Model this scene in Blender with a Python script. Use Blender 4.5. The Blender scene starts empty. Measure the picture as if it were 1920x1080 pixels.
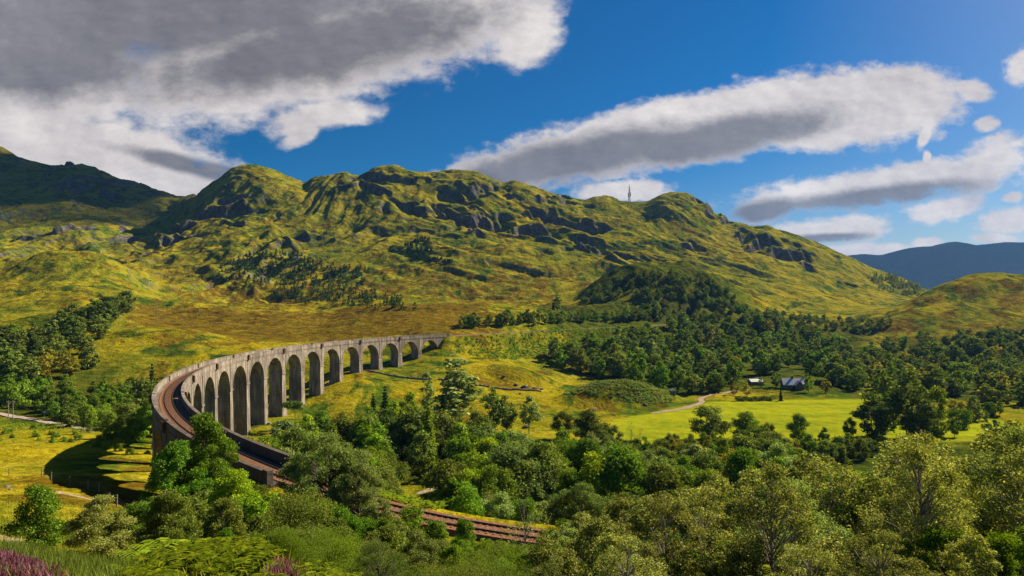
import bpy, math, random
import numpy as np
from mathutils import Vector, Matrix

# ------------------------------------------------------------------ camera, sky, sun, exposure
SC = bpy.context.scene
F0, CX, HY = 1155.0, 960.0, 572.0          # focal length, centre column and horizon row of the photograph
cam_d = bpy.data.cameras.new("camera"); cam = bpy.data.objects.new("camera", cam_d)
SC.collection.objects.link(cam); SC.camera = cam
cam_d.sensor_width = 36.0; cam_d.lens = F0/1920*36.0
cam_d.shift_y = (HY-540.0)/1920.0; cam_d.clip_start = 0.2; cam_d.clip_end = 60000
cam.location = (0, 0, 0); cam.rotation_euler = (math.radians(90), 0, 0)

SUN_AZ, SUN_EL = 33.0, 37.0                # azimuth measured from +X (right) towards +Y (ahead)
sun_d = bpy.data.lights.new("sun", 'SUN'); sun = bpy.data.objects.new("sun", sun_d); SC.collection.objects.link(sun)
sun_d.energy = 5.0; sun_d.angle = math.radians(0.5); sun_d.color = (1.0, 0.87, 0.66)
_a, _e = math.radians(SUN_AZ), math.radians(SUN_EL)
SUNV = Vector((math.cos(_a)*math.cos(_e), math.sin(_a)*math.cos(_e), math.sin(_e)))
sun.rotation_euler = SUNV.to_track_quat('Z', 'Y').to_euler()
SC.view_settings.view_transform = 'Standard'; SC.view_settings.look = 'None'
SC.view_settings.exposure = 1.08; SC.view_settings.gamma = 1.0
SC.render.engine = 'CYCLES'
SC.cycles.max_bounces = 5; SC.cycles.diffuse_bounces = 2; SC.cycles.glossy_bounces = 1
SC.cycles.transmission_bounces = 3; SC.cycles.transparent_max_bounces = 6; SC.cycles.volume_bounces = 0
SC.cycles.use_denoising = True; SC.cycles.denoiser = 'OPENIMAGEDENOISE'
SC.cycles.denoising_input_passes = 'RGB_ALBEDO_NORMAL'; SC.cycles.denoising_prefilter = 'NONE'
SC.cycles.sample_clamp_indirect = 4

class NT:
    """tiny helper to write node trees as expressions"""
    def __init__(s, tree): s.t = tree; s.t.nodes.clear()
    def n(s, typ, **kw):
        nd = s.t.nodes.new(typ)
        for k, v in kw.items(): setattr(nd, k, v)
        return nd
    def put(s, sock, v):
        if isinstance(v, bpy.types.NodeSocket): s.t.links.new(v, sock)
        elif v is not None: sock.default_value = v
    def m(s, op, a, b=None, c=None, clamp=False):
        nd = s.n('ShaderNodeMath', operation=op, use_clamp=clamp)
        s.put(nd.inputs[0], a); s.put(nd.inputs[1], b)
        if c is not None: s.put(nd.inputs[2], c)
        return nd.outputs[0]
    def v(s, op, a, b=None, out=0):
        nd = s.n('ShaderNodeVectorMath', operation=op); s.put(nd.inputs[0], a)
        if b is not None: s.put(nd.inputs[1], b)
        return nd.outputs[out]
    def ramp(s, x, a, b, lo=0.0, hi=1.0, smooth=True):
        nd = s.n('ShaderNodeMapRange', interpolation_type='SMOOTHSTEP' if smooth else 'LINEAR')
        for i, q in enumerate((x, a, b, lo, hi)): s.put(nd.inputs[i], q)
        return nd.outputs[0]
    def mix(s, f, a, b, blend='MIX'):
        nd = s.n('ShaderNodeMix', data_type='RGBA', blend_type=blend)
        s.put(nd.inputs[0], f); s.put(nd.inputs[6], col4(a)); s.put(nd.inputs[7], col4(b))
        return nd.outputs[2]
    def noise(s, vec, scale, detail=3, rough=0.55, dist=0.0, out=0):
        nd = s.n('ShaderNodeTexNoise'); s.put(nd.inputs['Vector'], vec)
        nd.inputs['Scale'].default_value = scale; nd.inputs['Detail'].default_value = detail
        nd.inputs['Roughness'].default_value = rough; nd.inputs['Distortion'].default_value = dist
        return nd.outputs[out]
def col4(c): return (*c, 1.0) if isinstance(c, tuple) and len(c) == 3 else c

world = bpy.data.worlds.new("World"); SC.world = world; world.use_nodes = True
W = NT(world.node_tree)
SKY_STRENGTH = 0.050
def build_sky():
    sky = W.n('ShaderNodeTexSky', sky_type='NISHITA'); sky.sun_disc = False
    sky.sun_elevation = math.radians(SUN_EL); sky.sun_rotation = math.radians(90-SUN_AZ)
    sky.altitude = 100; sky.air_density = 1.0; sky.dust_density = 0.6; sky.ozone_density = 3.0
    hs = W.n('ShaderNodeHueSaturation'); hs.inputs['Hue'].default_value = 0.505
    hs.inputs['Saturation'].default_value = 1.75; hs.inputs['Value'].default_value = 0.66
    W.put(hs.inputs['Color'], sky.outputs[0])
    d = W.n('ShaderNodeTexCoord').outputs['Generated']
    sp = W.n('ShaderNodeSeparateXYZ'); W.put(sp.inputs[0], d)
    X, Y, Z = sp.outputs
    Yp = W.m('MAXIMUM', Y, 0.12); gx = W.m('DIVIDE', X, Yp); gz = W.m('DIVIDE', Z, Yp)   # the clouds lie on the sky ahead, to the north
    cv = W.n('ShaderNodeCombineXYZ'); W.put(cv.inputs[0], gx); W.put(cv.inputs[1], W.m('MULTIPLY', gz, 1.55))
    P = cv.outputs[0]
    n1 = W.noise(P, 5.0, 8, 0.58); n2 = W.noise(P, 15.0, 8, 0.60); n4 = W.noise(P, 42.0, 6, 0.62)
    nb = W.m('ADD', W.m('MULTIPLY', W.m('SUBTRACT', n1, 0.5), 1.3), W.m('MULTIPLY', W.m('SUBTRACT', n2, 0.5), 1.0))
    nc = W.m('ADD', W.m('MULTIPLY', W.m('SUBTRACT', n2, 0.5), 1.4), W.m('MULTIPLY', W.m('SUBTRACT', n4, 0.5), 1.3))
    def blob(px, py, rx, ry, rot):
        a0 = (px-CX)/F0; e0 = (HY-py)/F0; k = 1/F0
        c, s = math.cos(math.radians(rot)), math.sin(math.radians(rot))
        da = W.m('SUBTRACT', gx, a0); de = W.m('SUBTRACT', gz, e0)
        u = W.m('ADD', W.m('MULTIPLY', da, c/(rx*k)), W.m('MULTIPLY', de, s/(rx*k)))
        v = W.m('ADD', W.m('MULTIPLY', da, -s/(ry*k)), W.m('MULTIPLY', de, c/(ry*k)))
        r2 = W.m('ADD', W.m('MULTIPLY', u, u), W.m('MULTIPLY', v, v))
        return W.m('SUBTRACT', 1.0, W.m('SQRT', r2)), v
    def field(lst, k=0.12):
        f = None
        for b in lst:
            g, _ = blob(*b)
            f = g if f is None else W.m('SMOOTH_MAX', f, g, k)
        return f
    big = [(330, -60, 760, 210, 8), (40, 130, 330, 190, 0), (520, 110, 420, 125, 12), (140, 290, 420, 115, -16), (820, 20, 290, 130, 20),
           (600, 222, 120, 44, 8), (575, 250, 60, 22, 25), (985, 60, 90, 75, 40)]
    len_ = [(1270, 248, 470, 74, 11), (1560, 205, 290, 88, 4), (990, 312, 230, 46, 10), (1690, 185, 130, 72, 0)]
    low = [(1640, 350, 310, 42, 7), (1440, 388, 100, 34, 14), (1740, 322, 120, 26, 14), (1850, 310, 130, 52, 24), (1560, 432, 150, 32, 3), (1620, 468, 130, 16, 2),
           (1170, 360, 120, 27, 3), (1770, 392, 90, 28, 12), (1895, 415, 80, 34, 10), (1740, 455, 46, 14, 0), (1865, 447, 62, 15, 0), (2050, 290, 180, 80, 10)]
    bits = [(1825, 172, 50, 28, -10), (1850, 232, 30, 17, 15), (1925, 122, 55, 40, 35), (1733, 255, 14, 34, -25), (1900, 370, 28, 14, 10), (1738, 296, 10, 16, 0)]
    Fa = W.m('SMOOTH_MAX', field(big), field([(-900, 200, 700, 300, 0), (2600, 200, 420, 160, 0)]), 0.1)
    Fb = field(len_); Fc = W.m('MAXIMUM', field(low), field(bits))
    gap = field([(740, 300, 230, 40, -24)], 0.2)
    Fa = W.m('SUBTRACT', Fa, W.m('MULTIPLY', W.m('MAXIMUM', gap, 0.0), 1.1))
    Da = W.m('ADD', Fa, W.m('ADD', W.m('MULTIPLY', nb, 0.34), W.m('MULTIPLY', nc, 0.34)))
    Db = W.m('ADD', Fb, W.m('ADD', W.m('MULTIPLY', nb, 0.20), W.m('MULTIPLY', nc, 0.36)))
    Dc = W.m('ADD', Fc, W.m('ADD', W.m('MULTIPLY', nb, 0.20), W.m('MULTIPLY', nc, 0.60)))
    ca = W.ramp(Da, -0.05, 0.42); cb = W.ramp(Db, -0.03, 0.30); cc = W.ramp(Dc, -0.02, 0.48)
    cover = W.m('MAXIMUM', W.m('MAXIMUM', ca, cb), cc)
    # thick parts of the cloud pass less light: dark bellies below bright tops
    dark = [(300, 20, 640, 130, 6), (100, 120, 230, 90, 0), (600, 90, 430, 80, 12), (1080, 296, 320, 52, 11), (1330, 262, 310, 46, 11),
            (1430, 396, 110, 26, 8), (1650, 368, 230, 26, 7), (1560, 446, 90, 12, 3), (400, 322, 230, 20, -14)]
    Dk = W.m('ADD', field(dark, 0.2), W.m('ADD', W.m('MULTIPLY', nb, 0.38), W.m('MULTIPLY', nc, 0.26)))
    dk = W.ramp(Dk, -0.12, 0.55)
    # relief: the same noise sampled a little towards the sun tells which side of each billow is lit
    def relief(sc, det, off):
        q = W.v('ADD', P, (off, off*0.9, 0.0)); return W.m('SUBTRACT', W.noise(P, sc, det, 0.58), W.noise(q, sc, det, 0.58))
    rel = W.m('ADD', W.m('MULTIPLY', relief(2.6, 8, 0.050), 2.2), W.m('MULTIPLY', relief(10.0, 7, 0.012), 1.5))
    puff = W.m('ADD', 0.62, rel, clamp=True)
    lit = W.mix(puff, (0.50, 0.455, 0.46), (0.98, 0.91, 0.86))
    shade = W.mix(puff, (0.118, 0.116, 0.132), (0.262, 0.250, 0.262))
    body = W.mix(W.m('MULTIPLY', dk, 0.95), lit, shade)
    K = 1.0/SKY_STRENGTH
    cloud = W.v('SCALE', body); W.t.nodes[-1].inputs['Scale'].default_value = K*0.42
    skyc = W.mix(cover, hs.outputs[0], cloud)
    bg = W.n('ShaderNodeBackground'); W.put(bg.inputs[0], skyc); bg.inputs[1].default_value = SKY_STRENGTH
    out = W.n('ShaderNodeOutputWorld'); W.put(out.inputs[0], bg.outputs[0])
build_sky()

# ------------------------------------------------------------------ helpers: objects, meshes, noise
rng = np.random.default_rng(7); random.seed(7)
COL = SC.collection
def tag(o, label=None, cat=None, group=None, kind=None):
    if label: o['label'] = label
    if cat: o['category'] = cat
    if group: o['group'] = group
    if kind: o['kind'] = kind
    return o
def empty(name, loc, label=None, cat=None, group=None, rz=0.0):
    o = bpy.data.objects.new(name, None); o.empty_display_size = 0.2; COL.objects.link(o)
    o.location = loc; o.rotation_euler = (0, 0, rz); return tag(o, label, cat, group)
def obj(name, mesh, parent=None, loc=None):
    o = bpy.data.objects.new(name, mesh); COL.objects.link(o)
    if parent: o.parent = parent
    if loc is not None: o.location = loc
    return o
def np_mesh(name, V, Fq, mats=(), mi=None, smooth=False):
    """V (n,3); Fq (m,k) constant-k faces"""
    me = bpy.data.meshes.new(name); V = np.asarray(V, np.float32); Fq = np.asarray(Fq, np.int32)
    me.vertices.add(len(V)); me.vertices.foreach_set('co', V.ravel())
    k = Fq.shape[1]; me.loops.add(Fq.size); me.loops.foreach_set('vertex_index', Fq.ravel())
    me.polygons.add(len(Fq)); me.polygons.foreach_set('loop_start', np.arange(0, Fq.size, k, dtype=np.int32))
    me.polygons.foreach_set('loop_total', np.full(len(Fq), k, np.int32))
    if mi is not None: me.polygons.foreach_set('material_index', np.asarray(mi, np.int32))
    me.polygons.foreach_set('use_smooth', np.full(len(Fq), smooth, bool))
    for m_ in mats: me.materials.append(m_)
    me.update(calc_edges=True); return me
class MB:
    """collects faces of one mesh"""
    def __init__(s): s.v = []; s.f = []; s.mi = []; s.cur = 0
    def add(s, vs, fs):
        b = len(s.v); s.v += [tuple(x) for x in vs]
        for f in fs: s.f.append(tuple(b+i for i in f)); s.mi.append(s.cur)
    def box(s, c, d, rz=0.0, top=1.0):
        cx, cy, cz = c; hx, hy, hz = d[0]/2, d[1]/2, d[2]/2; cr, sr = math.cos(rz), math.sin(rz); vs = []
        for z, k in ((-hz, 1), (hz, top)):
            for x, y in ((-hx, -hy), (hx, -hy), (hx, hy), (-hx, hy)):
                x *= k; y *= k
                vs.append((cx+x*cr-y*sr, cy+x*sr+y*cr, cz+z))
        s.add(vs, [(0, 3, 2, 1), (4, 5, 6, 7), (0, 1, 5, 4), (1, 2, 6, 5), (2, 3, 7, 6), (3, 0, 4, 7)])
    def tube(s, pts, rad, n=6, cap=True):
        pts = [Vector(p) for p in pts]; b = len(s.v); up = Vector((0, 0, 1))
        for i, p in enumerate(pts):
            d = (pts[min(i+1, len(pts)-1)]-pts[max(i-1, 0)]).normalized()
            a = d.cross(up if abs(d.z) < .95 else Vector((1, 0, 0))).normalized(); c = d.cross(a)
            r = rad[i] if hasattr(rad, '__len__') else rad
            for k in range(n):
                t = 2*math.pi*k/n; s.v.append(tuple(p+a*(r*math.cos(t))+c*(r*math.sin(t))))
        for i in range(len(pts)-1):
            for k in range(n):
                k2 = (k+1) % n; s.f.append((b+i*n+k, b+i*n+k2, b+(i+1)*n+k2, b+(i+1)*n+k)); s.mi.append(s.cur)
        if cap:
            s.f.append(tuple(b+k for k in range(n))); s.mi.append(s.cur)
            e = b+(len(pts)-1)*n; s.f.append(tuple(e+n-1-k for k in range(n))); s.mi.append(s.cur)
    def build(s, name, mats, parent=None, loc=None, smooth=False):
        me = bpy.data.meshes.new(name); me.from_pydata(s.v, [], s.f)
        for m_ in (mats if isinstance(mats, (list, tuple)) else [mats]): me.materials.append(m_)
        me.polygons.foreach_set('material_index', s.mi)
        if smooth: me.polygons.foreach_set('use_smooth', [True]*len(s.f))
        me.update(); return obj(name, me, parent, loc)

def _hash(ix, iy, seed):
    h = (ix.astype(np.int64)*374761393 + iy.astype(np.int64)*668265263 + seed*974634777) & 0xffffffff
    h = ((h ^ (h >> 13))*1274126177) & 0xffffffff
    return ((h ^ (h >> 16)) & 0xffff)/65535.0*2*math.pi
def pnoise(x, y, seed=0):
    ix = np.floor(x); iy = np.floor(y); fx = x-ix; fy = y-iy
    u = fx*fx*fx*(fx*(fx*6-15)+10); v = fy*fy*fy*(fy*(fy*6-15)+10); r = 0
    for dx in (0, 1):
        for dy in (0, 1):
            a = _hash(ix+dx, iy+dy, seed)
            g = np.cos(a)*(fx-dx)+np.sin(a)*(fy-dy)
            r = r+g*(u if dx else 1-u)*(v if dy else 1-v)
    return r*1.5
def fbm(x, y, wl, octv=4, gain=0.5, seed=0):
    r = 0; a = 1.0; f = 1.0/wl
    for i in range(octv): r = r+a*pnoise(x*f+i*7.3, y*f-i*3.1, seed+i); a *= gain; f *= 2.03
    return r
def ridged(x, y, wl, octv=4, gain=0.5, seed=0):
    r = 0; a = 1.0; f = 1.0/wl
    for i in range(octv): r = r+a*(1-2*np.abs(pnoise(x*f+i*5.3, y*f+i*9.1, seed+i))); a *= gain; f *= 2.03
    return r
def sstep(x, a, b):
    t = np.clip((x-a)/(b-a), 0, 1); return t*t*(3-2*t)

# ------------------------------------------------------------------ line of the railway
R0, VCX, VCY, TH0, PITCH = 241.0, 135.2, 252.3, 3.5348, 18.1
def arc(s, r=R0):
    a = TH0-np.asarray(s, float)/R0
    return VCX+r*np.cos(a), VCY+r*np.sin(a)
S_NEAR, S_FAR = -5.5*PITCH-2.0, 14.5*PITCH+7.0
ZRAIL = -20.45
def rail_line():
    pts = []
    x, y = arc(S_NEAR)
    near = [(58, 40.5), (34, 46.3), (20, 49.7), (8, 53.0), (-4, 57.4), (-13, 62.6)]
    near = [(150, 23), (100, 30)]+near
    for p in near: pts.append(p)
    n0 = len(pts)
    for s in np.arange(S_NEAR-6, S_FAR+0.1, 3.0):
        x, y = arc(s); pts.append((float(x), float(y)))
    x0, y0 = pts[-1]; x1, y1 = pts[-2]; d = math.hypot(x0-x1, y0-y1); dx, dy = (x0-x1)/d, (y0-y1)/d
    for t in range(10, 420, 10): pts.append((x0+dx*t, y0+dy*t))
    P = np.array(pts)
    # smooth resample (Catmull-Rom by repeated corner cutting of the near part)
    L = np.concatenate([[0], np.cumsum(np.hypot(*np.diff(P, axis=0).T))])
    t = np.arange(0, L[-1], 1.0)
    Q = np.c_[np.interp(t, L, P[:, 0]), np.interp(t, L, P[:, 1])]
    k = np.hanning(25); k /= k.sum(); n = 12
    Qp = np.pad(Q, ((n, n), (0, 0)), mode='edge')
    return np.c_[np.convolve(Qp[:, 0], k, 'valid'), np.convolve(Qp[:, 1], k, 'valid')]
RL = rail_line()
def on_viaduct(P):
    a = np.arctan2(P[:, 1]-VCY, P[:, 0]-VCX); a = np.where(a < 0, a+2*math.pi, a)
    s = (TH0-a)*R0
    return (s > S_NEAR) & (s < S_FAR) & (np.abs(np.hypot(P[:, 0]-VCX, P[:, 1]-VCY)-R0) < 6)
RLV = on_viaduct(RL)

# ------------------------------------------------------------------ terrain height function
def pch(px, pairs, blur=26):
    xs, ys = zip(*pairs); g = np.interp(px, xs, ys)
    k = max(3, int(blur/4)*2+1); w = np.hanning(k+2)[1:-1]; w /= w.sum()
    return np.convolve(np.pad(g, k//2, mode='edge'), w, 'valid')
PXG = np.arange(-1400, 3321, 4.0)
YN = np.exp(np.linspace(math.log(4.0), math.log(14000.0), 700))
def build_table():
    L = []                                   # contour lines: (depth, elevation) as functions of azimuth
    def zl(Y, pairs): L.append((np.full_like(PXG, Y), pch(PXG, pairs, 60)))
    def yl(Y, pairs, blur=26):               # rows of the photograph -> elevation at that depth
        Yv = np.full_like(PXG, Y) if np.isscalar(Y) else pch(PXG, Y, 60)
        L.append((Yv, (HY-pch(PXG, pairs, blur))/F0*Yv))
    zl(4, [(0, -2.6), (1920, -2.6)])
    zl(8, [(0, -3.9), (960, -4.2), (1920, -4.4)])
    zl(14, [(0, -6.0), (150, -6.5), (235, -6.6), (300, -6.0), (480, -5.8), (620, -6.6), (850, -7.6), (960, -8.0), (1920, -8.0)])
    zl(19, [(0, -7.9), (150, -8.4), (235, -8.6), (300, -7.9), (480, -7.9), (620, -9.0), (960, -10.4), (1920, -10.0)])
    zl(25, [(0, -10.2), (235, -10.9), (300, -10.6), (480, -11.0), (700, -12.3), (960, -13.2), (1400, -13.2), (1920, -12.6)])
    zl(40, [(0, -15.0), (150, -16.0), (300, -17.2), (600, -18.5), (960, -18.6), (1920, -18.0)])
    zl(55, [(0, -18.8), (300, -22.0), (600, -21.5), (1000, -21.5), (1400, -23), (1920, -24)])
    zl(75, [(0, -23.6), (150, -24), (300, -26.5), (450, -29), (600, -27.5), (750, -28), (1000, -30), (1400, -34), (1920, -34)])
    zl(100, [(-300, -27), (0, -29), (150, -29.7), (300, -31), (450, -36), (600, -37), (750, -38), (1000, -39), (1400, -41), (1920, -40)])
    zl(135, [(-300, -33), (0, -34.8), (150, -35.3), (300, -36.5), (450, -42), (600, -45), (750, -46), (1000, -46), (1400, -47.5), (1920, -46)])
    zl(170, [(0, -38.2), (150, -39), (300, -41), (450, -46), (600, -48), (750, -48.8), (1400, -49), (1920, -47)])
    zl(210, [(0, -42.2), (150, -42.5), (300, -45.5), (450, -49), (600, -50), (1500, -50), (1920, -49)])
    zl(260, [(0, -44.4), (300, -47), (450, -50), (600, -50), (1920, -50)])
    zl(330, [(0, -38), (150, -40), (300, -43), (450, -45), (570, -44), (665, -38.3), (760, -43), (900, -46), (1050, -48.5), (1200, -50), (1920, -50.5)])
    zl(390, [(0, -27), (150, -25), (300, -27), (450, -29), (600, -31), (680, -34), (760, -35), (830, -31), (900, -38), (1000, -44), (1100, -48), (1250, -50), (1920, -50.5)])
    zl(450, [(0, -18), (150, -15), (300, -20), (450, -24), (600, -25), (750, -20), (850, -17), (900, -22), (960, -32), (1050, -39), (1150, -46), (1300, -50), (1700, -50), (1920, -48)])
    yl(530, [(0, 592), (150, 585), (300, 606), (450, 612), (600, 612), (750, 592), (900, 592), (1000, 602), (1060, 616), (1150, 650), (1250, 672), (1500, 680), (1700, 680), (1920, 660)])
    yl(640, [(0, 558), (150, 548), (300, 577), (450, 583), (600, 588), (750, 572), (900, 574), (1050, 588), (1120, 598), (1200, 606), (1260, 618), (1400, 640), (1550, 650), (1700, 640), (1800, 628), (1920, 615)])
    yl(720, [(0, 530), (110, 512), (200, 530), (300, 562), (450, 570), (600, 575), (750, 566), (900, 566), (1000, 574), (1080, 578), (1150, 560), (1220, 548), (1300, 555), (1400, 590), (1500, 606), (1620, 610), (1700, 585), (1800, 568), (1920, 560)])
    yl(800, [(-300, 500), (0, 503), (60, 487), (110, 479), (160, 483), (220, 503), (300, 552), (450, 560), (600, 565), (750, 558), (900, 557), (1000, 564), (1080, 562), (1110, 535), (1150, 515), (1190, 502), (1230, 498), (1280, 502), (1330, 520), (1390, 552),
             (1460, 590), (1600, 600), (1680, 575), (1740, 547), (1800, 523), (1835, 513), (1870, 513), (1920, 517), (2100, 470), (2400, 430)], 18)
    yl(900, [(0, 512), (110, 512), (200, 515), (300, 541), (450, 535), (600, 545), (750, 535), (900, 538), (1000, 545), (1150, 540), (1220, 538), (1300, 550), (1450, 578), (1600, 586), (1660, 584), (1740, 574), (1850, 566), (1920, 566)])
    yl(1050, [(0, 480), (110, 485), (270, 490), (450, 475), (600, 480), (750, 470), (900, 475), (1050, 485), (1200, 500), (1350, 520), (1500, 545), (1600, 562), (1700, 570), (1840, 575), (1920, 575)])
    yl(1230, [(0, 425), (150, 425), (270, 452), (350, 430), (400, 410), (600, 405), (750, 392), (900, 402), (1050, 425), (1150, 432), (1250, 432), (1350, 455), (1500, 495), (1600, 522), (1700, 552), (1760, 570), (1900, 585)])
    sky_main = [(0, 350), (150, 372), (270, 420), (320, 415), (345, 392), (360, 375), (380, 358), (410, 338), (432, 320), (450, 313), (480, 311), (505, 315), (520, 322), (550, 336), (572, 346), (585, 335), (600, 331), (625, 328), (648, 322), (660, 326), (675, 333),
             (690, 322), (712, 313), (745, 311), (762, 318), (800, 321), (850, 321), (890, 322), (915, 333), (940, 345), (965, 341), (985, 346), (1010, 356), (1040, 365), (1065, 371), (1095, 375), (1115, 368), (1135, 365), (1155, 372), (1168, 377), (1195, 379), (1215, 378),
             (1235, 366), (1262, 361), (1290, 364), (1312, 375), (1335, 395), (1352, 408), (1368, 418), (1385, 420), (1410, 427), (1440, 423), (1465, 434), (1500, 444), (1530, 455), (1560, 466), (1590, 481), (1610, 490), (1640, 505), (1670, 515), (1700, 527), (1735, 545),
             (1770, 565), (1850, 590), (1920, 600)]
    yl([(0, 1450), (1000, 1450), (1400, 1400), (1920, 1350)], sky_main, 4)
    yl(1720, [(-400, 250), (-100, 270), (0, 284), (20, 291), (40, 299), (70, 311), (95, 319), (118, 316), (140, 315), (160, 321), (200, 333), (240, 345), (270, 353), (300, 362), (330, 370), (352, 373), (375, 392), (400, 410), (500, 400), (800, 400), (1000, 430), (1200, 440), (1400, 480), (1600, 560), (1920, 590)], 6)
    yl(2300, [(0, 380), (350, 450), (1000, 520), (1500, 570), (1920, 578)])
    zl(3600, [(0, 100), (900, 60), (1500, -30), (1920, -40)])
    zl(4800, [(0, 100), (1200, 60), (1500, 60), (1920, 90)])
    yl(6500, [(0, 420), (1200, 480), (1400, 498), (1500, 491), (1560, 484), (1592, 480), (1620, 477), (1650, 480), (1672, 474), (1700, 467), (1722, 464), (1745, 463), (1770, 457), (1790, 454), (1812, 457), (1830, 461), (1860, 458), (1890, 455), (1920, 456), (2100, 440), (2600, 450)], 6)
    zl(9500, [(0, 200), (1920, 100)])
    zl(14000, [(0, 0), (1920, 0)])
    LY = np.log(np.array([l[0] for l in L]).T); LZ = np.array([l[1] for l in L]).T     # (ncol, nline)
    # monotone cubic (PCHIP) in log depth, per azimuth
    h = np.diff(LY, axis=1); dl = np.diff(LZ, axis=1)/h
    m = np.zeros_like(LZ); w1 = 2*h[:, 1:]+h[:, :-1]; w2 = h[:, 1:]+2*h[:, :-1]
    with np.errstate(all='ignore'):
        mm = (w1+w2)/(w1/dl[:, :-1]+w2/dl[:, 1:])
    ok = (dl[:, :-1]*dl[:, 1:] > 0); m[:, 1:-1] = np.where(ok, mm, 0); m[:, 0] = dl[:, 0]; m[:, -1] = dl[:, -1]
    T = np.zeros((len(PXG), len(YN))); ly = np.log(YN)
    for i in range(len(PXG)):
        k = np.clip(np.searchsorted(LY[i], ly)-1, 0, h.shape[1]-1); t = np.clip((ly-LY[i][k])/h[i][k], 0, 1)
        t2, t3 = t*t, t*t*t
        T[i] = (2*t3-3*t2+1)*LZ[i][k]+(t3-2*t2+t)*h[i][k]*m[i][k]+(3*t2-2*t3)*LZ[i][k+1]+(t3-t2)*h[i][k]*m[i][k+1]
    return T
TAB = build_table()
LYN = np.log(YN)
MOUNDS = [(55, 318, 30, 15, 10.5, 0.35), (4, 372, 22, 12, 6, -0.3), (-235, 420, 40, 20, 7, 0.2), (-330, 470, 50, 25, 10, 0.4)]   # x, y, rx, ry, height, rotation
def base_z(X, Y):
    Yc = np.maximum(Y, 4.0)
    px = np.clip(CX+F0*X/Yc, PXG[0], PXG[-1]-5)
    a = (px-PXG[0])/4.0; b = (np.log(Yc)-LYN[0])/(LYN[1]-LYN[0]); b = np.clip(b, 0, len(YN)-1.001)
    i = a.astype(int); j = b.astype(int); fa = a-i; fb = b-j
    z = (TAB[i, j]*(1-fa)+TAB[i+1, j]*fa)*(1-fb)+(TAB[i, j+1]*(1-fa)+TAB[i+1, j+1]*fa)*fb
    z = z+np.maximum(4.0-Y, 0)*0.25
    for mx, my, rx, ry, hh, ro in MOUNDS:
        dx = X-mx; dy = Y-my; u = (dx*math.cos(ro)+dy*math.sin(ro))/rx; v = (-dx*math.sin(ro)+dy*math.cos(ro))/ry
        z = z+hh*np.exp(-(u*u+v*v)**1.5)
    return z
def px_of(X, Y): return CX+F0*X/np.maximum(Y, 4.0)
def meadow_mask(X, Y):
    px = px_of(X, Y)
    m1 = sstep(px, 1120, 1180)*sstep(Y, 218, 228)*(1-sstep(Y-0.03*(px-1300), 318, 328))
    m1 = m1*(1-sstep(px, 1990, 2050))*(1-sstep(px, 1600, 1680)*sstep(Y+8*np.sin(px/37.0), 268, 280))
    cut = sstep((px-1150)/200.0-(Y-262)/60.0, -0.15, 0.05)     # the track bounds it on the upper left
    return m1*cut
def detail_z(X, Y):
    px = px_of(X, Y)
    far = sstep(Y, 430, 900); vfar = sstep(Y, 900, 1250)
    z = 0.35*fbm(X, Y, 9.0, 4, 0.55, 3)*sstep(Y, 5, 40)
    z = z+1.2*fbm(X, Y, 45.0, 3, 0.5, 8)*sstep(Y, 100, 330)*(1-meadow_mask(X, Y))
    z = z+sstep(Y, 420, 620)*2.0*fbm(X, Y, 38.0, 5, 0.58, 33)
    wx = X+60*fbm(X, Y, 260, 2, 0.5, 41); wy = Y+60*fbm(X, Y, 260, 2, 0.5, 47)
    crest = 1-0.65*np.exp(-((Y-1440)/90.0)**2)
    east = 1-0.72*sstep(px, 1300, 1600); far = far*east*(1-0.35*sstep(Y, 1550, 1750))
    z = z+far*(crest*8.0*ridged(wx*0.8+0.5*wy, wy*1.2, 210, 6, 0.50, 11)-6.0)*(1-0.25*vfar)
    # long ribs: running up the slope on the left, falling to the right on the right
    w = sstep(px, 560, 900); 
    a1 = ridged((wx*0.957-wy*0.29)/95, (wx*0.29+wy*0.957)/380, 1.0, 4, 0.42, 91); a2 = ridged((wx*0.3+wy*0.954)/90, (wx*0.954-wy*0.3)/400, 1.0, 4, 0.44, 95)
    z = z+sstep(Y, 620, 950)*east*(1-sstep(Y, 1800, 2200))*crest*(12.0*a1*(1-w)+9.0*a2*w-5)
    return z
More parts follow.
